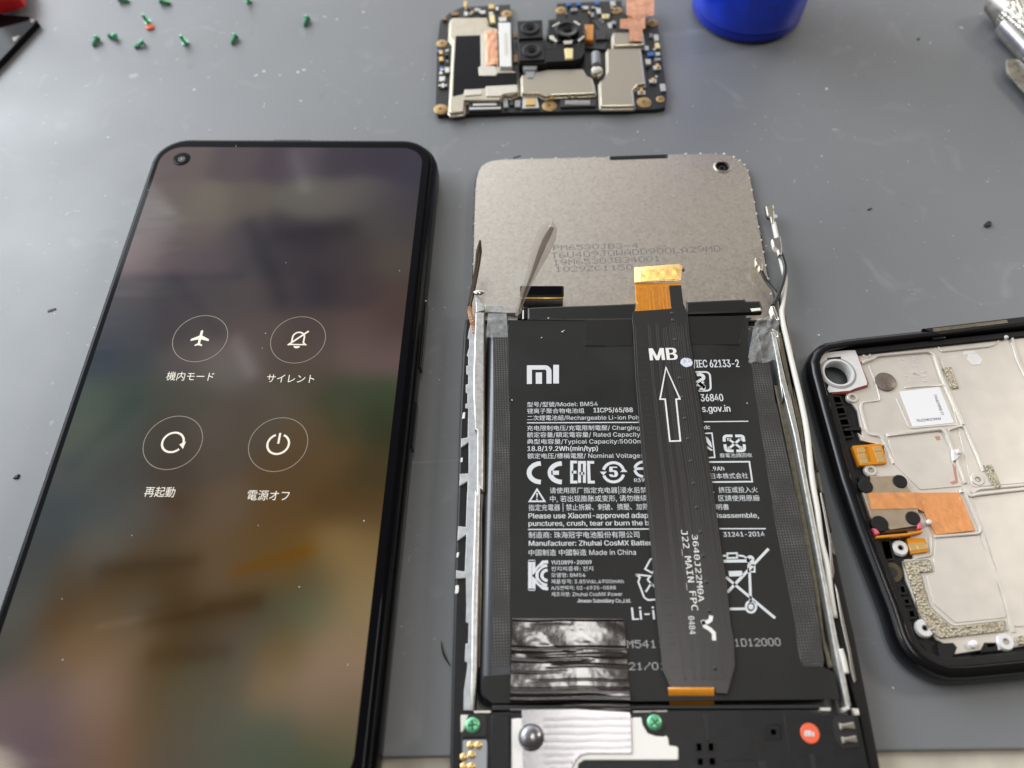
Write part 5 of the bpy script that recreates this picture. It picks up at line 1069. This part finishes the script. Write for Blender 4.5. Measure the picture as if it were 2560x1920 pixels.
mb = MB(); mb.prism(rnd(P(ZB, [(218, 640), (338, 640), (335, 780), (235, 785)], 5.2), .25), 4.3, 5.2, .3); mb.build('flash_led', 'led', cm)
mb = MB(); p = W(*ZB(15, 630), 4.7).xy; mb.ring(p, .5, 1.0, 4.68, 0, 20); mb.disc(p, .5, 4.66, 1); mb.build('module_hole', ['black_plastic', 'black_plastic_dark'], cm)
mb = MB(); mb.prism(P(ZA, [(1262, 868), (1470, 868), (1440, 930), (1290, 930)], 3.8), 2, 3.8, .2); mb.prism(P(ZA, [(1300, 935), (1440, 935), (1410, 1040), (1330, 1040)], 3.3), 2, 3.3, .1); mb.build('camera_flex', 'smd_grey', cm)
# copper tongue, orange flex, chips, vibration motor
mb = MB()
def tong(u, v): 
    x0, x1 = (1050, 1420) if v < .42 else ((1120, 1300) if v < .5 else ((965, 1305) if v < .72 else (1090, 1265)))
    p = W(*ZB(x0+(x1-x0)*u, -30+560*v), 4.4); return (p.x, p.y, 4.3-.7*max(0, v-.35)+.09*noise.noise(Vector((u*4, v*5, 6))))
mb.grid(tong, 16, 40); mb.build('copper_foil', 'copper', cbd, angle=180)
mb = MB(); mb.prism(rnd(P(ZB, [(490, 320), (618, 318), (610, 540), (492, 530)], 3.6), .15), 2, 3.6, .5); mb.prism(P(ZB, [(1075, 200), (1130, 200), (1110, 262), (1068, 262)], 2.6), 1.4, 2.6, .1); mb.build('orange_flex', 'kapton', cbd)
mb = MB(); mb.prism(rnd(P(ZB, [(638, 400), (778, 395), (775, 520), (640, 525)], 3.0), .1), 1.4, 3.0, .1); mb.prism(P(ZB, [(470, 440), (790, 560), (770, 660), (480, 640)], 2.2), 1.4, 2.2, .1); mb.prism(P(ZB, [(560, 270), (720, 265), (930, 420), (800, 540), (620, 300)], 2.0), 1.4, 2.0, .1); mb.build('chip', 'chip', cbd)
a0 = W(*ZB(640, 760), 3.0); a1 = W(*ZB(652, 960), 3.0)
ez = (a1-a0).normalized(); ex = Vector((0, 0, 1)); ey = ez.cross(ex).normalized()
mb = MB(); Lm = (a1-a0).length; mb.lathe(a0, [(1.0, -1.3), (1.4, -1.0), (1.4, Lm*.55), (1.3, Lm*.6)], 0, 28, cap0=True, axis=(ey, ex, ez)); mb.lathe((a1.x, a1.y, 1.4), [(1.8, 0), (1.8, 1.9), (1.6, 2.25), (1.2, 2.35)], 1, 32); mb.build('vibration_motor', ['smd_grey', 'chrome'], cbd)
for Z, u, v, r in ((ZA, 190, 582, 75), (ZA, 170, 1460, 88), (ZA, 1055, 185, 75), (ZA, 1625, 1418, 92), (ZB, 175, 140, 75), (ZB, 925, 140, 72), (ZB, 1398, 305, 78), (ZB, 1285, 1368, 92), (ZB, 1505, 1328, 55)):
    p = W(*Z(u, v), ZB0+.1); rr_ = r*.1868/8.1; mb = MB()
    mb.lathe((p.x, p.y, ZB0-.05), [(rr_, 0), (rr_, .18), (rr_-.1, .24), (.55, .24), (.5, .05)], 0, 26, cap1=False); mb.disc(p.xy, .5, ZB0+.03, 1); mb.build('screw_ring', ['gold_ring', 'brown_pin'], cbd)
mb = MB(); mb.prism(P(ZA, [(540, 1345), (980, 1340), (985, 1470), (545, 1480)], 2.3), 1.4, 2.2, .1); mb.prism(P(ZA, [(600, 1385), (920, 1380), (922, 1410), (602, 1415)], 2.4), 2, 2.45, .1, 1); mb.prism(P(ZA, [(555, 1440), (975, 1432), (975, 1458), (555, 1466)], 2.4), 2, 2.45, .1, 1); mb.build('board_connector', ['chip', 'smd_silver'], cbd)
mb = MB(); mb.prism(P(ZB, [(165, 1325), (640, 1315), (640, 1410), (165, 1422)], 2.3), 1.4, 2.1, .1)
for k in range(24): mb.prism(P(ZB, [(230+k*14, 1340), (238+k*14, 1340), (240+k*14, 1400), (232+k*14, 1400)], 2.3), 2, 2.3, .05, 1)
mb.build('board_connector', ['chip', 'smd_silver'], cbd)
mb = MB(); mb.prism(P(ZA, [(1270, 1290), (1460, 1285), (1490, 1440), (1260, 1445)], 2.2), 1.4, 2.1, .1); mb.prism(P(ZA, [(1305, 1320), (1435, 1318), (1438, 1405), (1308, 1408)], 2.4), 2, 2.45, .1, 1); mb.build('board_connector', ['smd_silver', 'smd_gold'], cbd)
SMD = [(ZA, 145, 680, 60, 50, 'smd_blue'), (ZA, 175, 715, 55, 60, 'smd_gold'), (ZA, 178, 800, 60, 70, 'smd_gold'), (ZA, 255, 670, 50, 50, 'smd_silver'), (ZA, 250, 730, 50, 60, 'chip'), (ZA, 185, 915, 60, 60, 'smd_blue'), (ZA, 175, 975, 50, 50, 'smd_silver'), (ZA, 258, 945, 70, 90, 'smd_silver'), (ZA, 190, 1060, 90, 80, 'smd_silver'), (ZA, 200, 1145, 50, 70, 'smd_silver'),
 (ZA, 500, 60, 50, 110, 'smd_gold'), (ZA, 510, 190, 60, 70, 'smd_silver'), (ZA, 570, 180, 50, 60, 'smd_grey'), (ZA, 655, 130, 90, 70, 'smd_grey'), (ZA, 735, 170, 80, 60, 'smd_silver'), (ZA, 850, 100, 90, 80, 'smd_gold'), (ZA, 845, 175, 70, 50, 'smd_silver'), (ZA, 860, 260, 80, 150, 'led'), (ZA, 925, 120, 45, 70, 'smd_silver'), (ZA, 1000, 260, 120, 80, 'smd_silver'), (ZA, 360, 180, 110, 60, 'brown_pin'), (ZA, 225, 255, 60, 50, 'brown_pin'),
 (ZA, 1165, 470, 50, 100, 'brown_pin'), (ZA, 1175, 780, 70, 130, 'brown_pin'), (ZA, 1040, 1390, 70, 130, 'smd_grey'), (ZA, 1200, 1390, 80, 110, 'smd_grey'), (ZA, 1120, 1370, 60, 90, 'chip'),
 (ZB, 280, 65, 70, 60, 'smd_blue'), (ZB, 410, 55, 70, 60, 'smd_blue'), (ZB, 350, 130, 110, 50, 'smd_grey'), (ZB, 505, 100, 90, 60, 'smd_silver'), (ZB, 660, 45, 70, 60, 'smd_blue'), (ZB, 680, 150, 70, 100, 'smd_silver'), (ZB, 770, 215, 110, 80, 'led'), (ZB, 870, 55, 80, 90, 'smd_silver'), (ZB, 595, 200, 50, 80, 'smd_grey'), (ZB, 830, 340, 60, 100, 'smd_silver'), (ZB, 880, 310, 70, 60, 'smd_grey'),
 (ZB, 1450, 510, 70, 110, 'smd_silver'), (ZB, 1465, 610, 70, 90, 'led'), (ZB, 1380, 470, 50, 70, 'smd_grey'), (ZB, 1320, 650, 60, 80, 'smd_silver'), (ZB, 1375, 725, 100, 60, 'smd_blue'), (ZB, 1470, 720, 70, 60, 'smd_silver'), (ZB, 1470, 800, 90, 40, 'smd_grey'), (ZB, 1340, 830, 80, 90, 'smd_silver'), (ZB, 1460, 905, 110, 70, 'smd_silver'), (ZB, 1465, 890, 40, 60, 'smd_gold'), (ZB, 1405, 1090, 110, 60, 'smd_silver'), (ZB, 1408, 1075, 40, 60, 'smd_gold'), (ZB, 1250, 1235, 120, 70, 'smd_silver'), (ZB, 1248, 1220, 45, 60, 'smd_gold'), (ZB, 1265, 1160, 80, 40, 'smd_silver'), (ZB, 1540, 1170, 80, 120, 'smd_silver'), (ZB, 50, 1310, 60, 50, 'smd_gold'), (ZB, 290, 1300, 50, 30, 'smd_gold'), (ZB, 370, 1300, 50, 30, 'smd_gold')]
rq_ = random.Random(5)
for k in range(42):
    Z, u, v = rq_.choice(((ZB, rq_.uniform(1320, 1500), rq_.uniform(450, 1250)), (ZA, rq_.uniform(140, 270), rq_.uniform(640, 1180)), (ZA, rq_.uniform(480, 780), rq_.uniform(110, 200)), (ZB, rq_.uniform(220, 900), rq_.uniform(40, 190)), (ZB, rq_.uniform(560, 900), rq_.uniform(200, 380))))
    SMD.append((Z, u, v, rq_.uniform(26, 44), rq_.uniform(22, 40), rq_.choice(('smd_silver', 'smd_silver', 'smd_grey', 'chip', 'smd_gold'))))
for i, (Z, u, v, w, h, mt) in enumerate(SMD):
    p = W(*Z(u, v), 2.0).xy; mb = MB(); hz = .5+.35*((i*37) % 10)/10+(.25 if 'gold' in mt else 0)
    mb.box(p, w*.1868/8.2*.85, h*.1868/6.2*.85, ZB0-.05, ZB0+hz, .03*((i*7) % 5-2), .12); mb.build('surface_component', mt, cbd)

# =================================================================== LOOSE SCREWS
def screw_mesh():
    mb = MB(); mb.lathe((0, 0, 0), [(1.02, 0), (1.02, .35), (.9, .55), (.4, .62), (.02, .63)], 0, 20, cap0=True)
    me = mb.build('screw_head', 'screw_green'); sh = MB()
    prof = [(.66, 0.0)]
    for k in range(7): prof += [(.68, -.15-k*.36), (.54, -.33-k*.36)]
    prof += [(.3, -2.9)]
    sh.lathe((0, 0, 0), prof[::-1], 0, 14, cap0=True, cap1=False); so = sh.build('screw_shank', 'screw_green', angle=60)
    return me, so
h0, k0 = screw_mesh()
SCREWS = [((242, 97), (231, 117), 0, 'green screw at the left end of the loose screws, pointing down and left'), ((286, 92), (266, 88), 0, 'green screw lying flat with its head to the right, second from the left'),
          ((356, 107), (336, 119), 0, 'green screw lying below the orange-tipped screw'), ((462, 104), (458, 92), 1, 'green screw standing on its head between two lying screws'),
          ((588, 92), (575, 115), 0, 'dark green screw directly above the lit phone, tip towards it'), ((768, 47), (756, 72), 0, 'green screw lying farthest right, nearest the circuit board'),
          ((368, 52), (364, 46), 1, 'green screw with an orange washer on it'), ((300, -2), (322, 2), 0, 'green screw cut by the photo\'s top edge at far left'), ((404, 3), (426, 8), 0, 'green screw at the top edge above the orange-washer screw'), ((620, -1), (618, -14), 1, 'green screw barely showing at the top edge, above the dark green screw')]
first = True
for (hx, hy), (tx, ty), up, label in SCREWS:
    a_ = W(hx, hy, .9); b2 = W(tx, ty, .35)
    root = thing('loose_screw', label, 'screw', (a_.x, a_.y, 0), 'loose green screws on the mat')
    if first: ho, ko = h0, k0
    else:
        ho, ko = h0.copy(), k0.copy(); COL.objects.link(ho); COL.objects.link(ko)
    first = False
    ho.parent = root; ko.parent = root
    if up: d = Vector((.12, .10, -1)).normalized(); z0 = .65; d = -d  # standing on the head, shank up
    else: d = (Vector((b2.x, b2.y, 0))-Vector((a_.x, a_.y, 0))).normalized(); d = Vector((d.x, d.y, -.22)).normalized(); z0 = 1.02
    rq = (-d).to_track_quat('Z', 'Y')
    for o in (ho, ko): o.rotation_mode = 'QUATERNION'; o.rotation_quaternion = rq; o.location = (0, 0, z0*S)
    if 'orange washer' in label:
        p = W(374, 66, .5); mb = MB(); mb.lathe((p.x, p.y, .02), [(1.3, 0), (1.3, .5), (1.1, .6), (.5, .6)], 0, 22); mb.build('washer', 'seal_orange', root)

# =================================================================== BLUE CONTAINER
bc = Vector((78.3, 219.6))
bl = thing('blue_container', 'round blue plastic container standing behind the circuit board, cut by the top edge', 'container', (bc.x, bc.y, 0))
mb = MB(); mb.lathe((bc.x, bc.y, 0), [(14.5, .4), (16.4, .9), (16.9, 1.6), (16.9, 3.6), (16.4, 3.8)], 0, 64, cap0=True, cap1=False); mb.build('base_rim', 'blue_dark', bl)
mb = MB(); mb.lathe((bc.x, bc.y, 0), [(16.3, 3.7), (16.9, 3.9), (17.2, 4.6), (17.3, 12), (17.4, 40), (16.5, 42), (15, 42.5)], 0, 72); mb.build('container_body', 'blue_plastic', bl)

# =================================================================== TOOLS AT THE RIGHT
def rod(mb, p0, p1, prof, m=0, n=28):
    ez = (p1-p0).normalized(); ex = ez.cross(Vector((0, 0, 1))).normalized(); ey = ez.cross(ex); mb.lathe(p0, prof, m, n, cap0=True, cap1=True, axis=(ex, ey, ez))
p0 = W(2512, 64, 3.4); p1 = W(2575, 132, 3.4); t1 = thing('knurled_tool', 'steel rod tool with knurled handle at the top right corner', 'tool', (p0.x, p0.y, 0))
mb = MB(); rod(mb, p0, p0+(p1-p0).normalized()*60, [(1.2, 0), (3.0, .1), (3.3, .4), (3.3, 60)]); mb.build('smooth_rod', 'steel', t1)
q0 = W(2505, 12, 5.2); q1 = W(2600, 92, 5.2)
mat('knurled', (.55, .52, .45), .28, .95); nt = M['knurled'].node_tree; nn = nt.nodes; tcn = [x for x in nn if x.type == 'TEX_COORD'][0]
vo = nn.new('ShaderNodeTexVoronoi'); vo.inputs['Scale'].default_value = 900; vo.inputs['Randomness'].default_value = .05; nt.links.new(tcn.outputs['Object'], vo.inputs['Vector'])
bpn = nn.new('ShaderNodeBump'); bpn.inputs['Strength'].default_value = 1; bpn.inputs['Distance'].default_value = .5*S; bpn.invert = True; nt.links.new(vo.outputs['Distance'], bpn.inputs['Height']); nt.links.new(bpn.outputs['Normal'], nn['Principled BSDF'].inputs['Normal'])
qd = (q1-q0).normalized(); mb = MB(); rod(mb, q0+qd*4, q0+qd*60, [(5.0, 0), (5.2, .3), (5.2, 56)], 0, 40); mb.build('knurled_handle', 'knurled', t1)
mb = MB(); rod(mb, q0-qd*3, q0+qd*4, [(2.5, 0), (4.0, .5), (5.0, 7)], 0, 36); mb.build('handle_collar', 'steel_stained', t1)
t2p = P(ZG, [(912, 775), (935, 762), (1060, 758), (1110, 785), (1180, 850), (1900, 1500), (1700, 1760), (1141, 1165), (935, 945), (915, 880)], 2.8)
t2 = thing('steel_spatula', 'flat steel blade with rounded tip at the right edge, below the knurled tool', 'blade', tuple(W(2530, 170, 0).xy)+(0,))
mb = MB(); mb.prism(rnd(t2p, .6), 2.0, 2.8, .3); mb.build('blade', 'steel_stained', t2)
mb = MB(); mb.box(W(2680, 330, 0).xy, 9, 12, 0, 2.05, .7); mb.build('blade_rest', 'black_plastic', t2)
pq = P(N, [(2486, 0), (2512, 40), (2620, 170), (2700, -60), (2470, -30)], .3)
mb = MB(); mb.prism(pq, .02, .3, .05); o = mb.build('white_card', 'paper'); o['label'] = 'white card corner under the knurled tool at the top right'; o['category'] = 'card'

# =================================================================== TOP LEFT CORNER
kp_ = P(ZK, [(-600, 300), (0, 320), (640, 370), (845, 450), (860, 480), (430, 940), (0, 1400), (-600, 2000)], 2.0)
gp_ = thing('glass_panel', 'black glossy glass panel with chipped edge in the top left corner, under a red tool', 'glass panel', tuple(W(20, 70, 0).xy)+(0,))
mb = MB(); mb.prism(kp_, 0.02, 2.0, .12); mb.build('panel_body', 'glass_black', gp_)
mb = MB(); mb.flat(P(ZK, [(690, 420), (810, 450), (790, 480), (740, 525), (710, 500)], 2.02), 2.015); mb.flat(P(ZK, [(280, 860), (400, 830), (460, 815), (340, 950), (300, 930)], 2.02), 2.015); mb.build('chipped_edge', 'stain_red' if 0 else 'magnet', gp_)
mb = MB(); mb.prism(rnd(P(ZK, [(-700, -500), (620, -500), (575, 20), (560, 120), (400, 180), (0, 285), (-700, 460)], 2.6), .8), 2.1, 7.0, 1.5); o = mb.build('red_tool', 'red_plastic'); o['label'] = 'red plastic tool end resting on the black glass panel, top left corner'; o['category'] = 'tool'

# =================================================================== DEBRIS AND DUST
DEB = [((2174, 523), .9, .35, .3, 'thin black fragment on the bare mat right of the display plate'), ((2470, 562), 1.4, 1.0, .8, 'largest black fragment, curled, near the right edge above the broken frame'), ((128, 775), 1.5, .5, .2, 'flat black fragment left of the lit phone'), ((42, 1192), .8, .7, .5, 'round black crumb at the left edge beside the lit phone'), ((1291, 392), 1.3, .18, .2, 'fine black hair at the top edge of the display plate'), ((2296, 97), .6, .4, .3, 'small black crumb right of the blue container')]
for i, ((x, y), a_, b2, h, label) in enumerate(DEB):
    a_, b2, h = a_*.78, b2*.75, h*.8; p = W(x, y, .1); mb = MB(); n_ = 11
    mb.prism([Vector((p.x+a_*(1+.5*noise.noise(Vector((k, i, 1.5))))*math.cos(k*6.283/n_)*1.0, p.y+b2*(1+.5*noise.noise(Vector((k, i, 7.5))))*math.sin(k*6.283/n_)+.35*a_*math.cos(k*6.283/n_))) for k in range(n_)], .01, h, h*.4)
    o = mb.build('black_fragment', 'debris'); o['label'] = label; o['category'] = 'fragment'
    if i != 4: o['group'] = 'black fragments scattered on the mat'
mb = MB(); mb.tube([W(1103, 1603, .3), W(1106, 1625, .5), (W(1114, 1645, .4)), W(1125, 1664, .3)], lambda t: .13*(1-abs(2*t-1))+.08, 0, 7); o = mb.build('black_thread', 'debris'); o['label'] = 'short curved black thread on the mat between the lit phone and opened phone'; o['category'] = 'thread'
mb = MB()
def fleck(x, y, z, r):
    k = random.randint(4, 7); ph0 = random.random()*6; el = random.uniform(.4, 1); ro = random.random()*3
    p = []
    for i in range(k):
        t = ph0+i*6.283/k; rx = r*random.uniform(.6, 1.1)*math.cos(t); ry = r*el*random.uniform(.6, 1.1)*math.sin(t); p.append((x+rx*math.cos(ro)-ry*math.sin(ro), y+rx*math.sin(ro)+ry*math.cos(ro)))
    mb.flat(p, z)
for i in range(620):
    px_, py_ = random.uniform(0, 2560), random.triangular(0, 1900, 300); p = W(px_, py_, .02); fleck(p.x, p.y, .02+random.random()*.03, random.choice((.08, .1, .12, .16, .28)))
for x, y, r in [(760, 175, .9), (745, 180, .6), (640, 188, .7), (660, 178, .6), (700, 188, .6), (485, 224, .6), (140, 197, .5), (115, 238, .6), (50, 183, .5), (752, 252, .55), (908, 30, .6), (812, 42, .7), (842, 48, .5), (270, 343, .55), (2404, 69, .7), (2452, 35, .5), (2066, 222, .6), (2326, 107, .5), (1938, 540, .8)]:
    p = W(x, y, .04); fleck(p.x, p.y, .045, r)
for x, y in [(715, 657), (999, 677), (656, 870), (664, 833), (371, 475), (590, 365), (1065, 752), (330, 1338), (645, 1313), (748, 1467), (155, 1497), (156, 1650), (910, 1302), (870, 1662)]:
    p = W(x, y, 9.66); fleck(p.x, p.y, 9.665, .16)
for x, y in [(1371, 795), (1280, 1000), (1354, 844), (1406, 829), (1868, 1008), (1410, 826)]:
    p = W(x, y, 7.3); fleck(p.x, p.y, 7.3, .25)
mb.build('dust_flecks', 'dust', kind='stuff')
bpy.data.objects.remove(_fo)
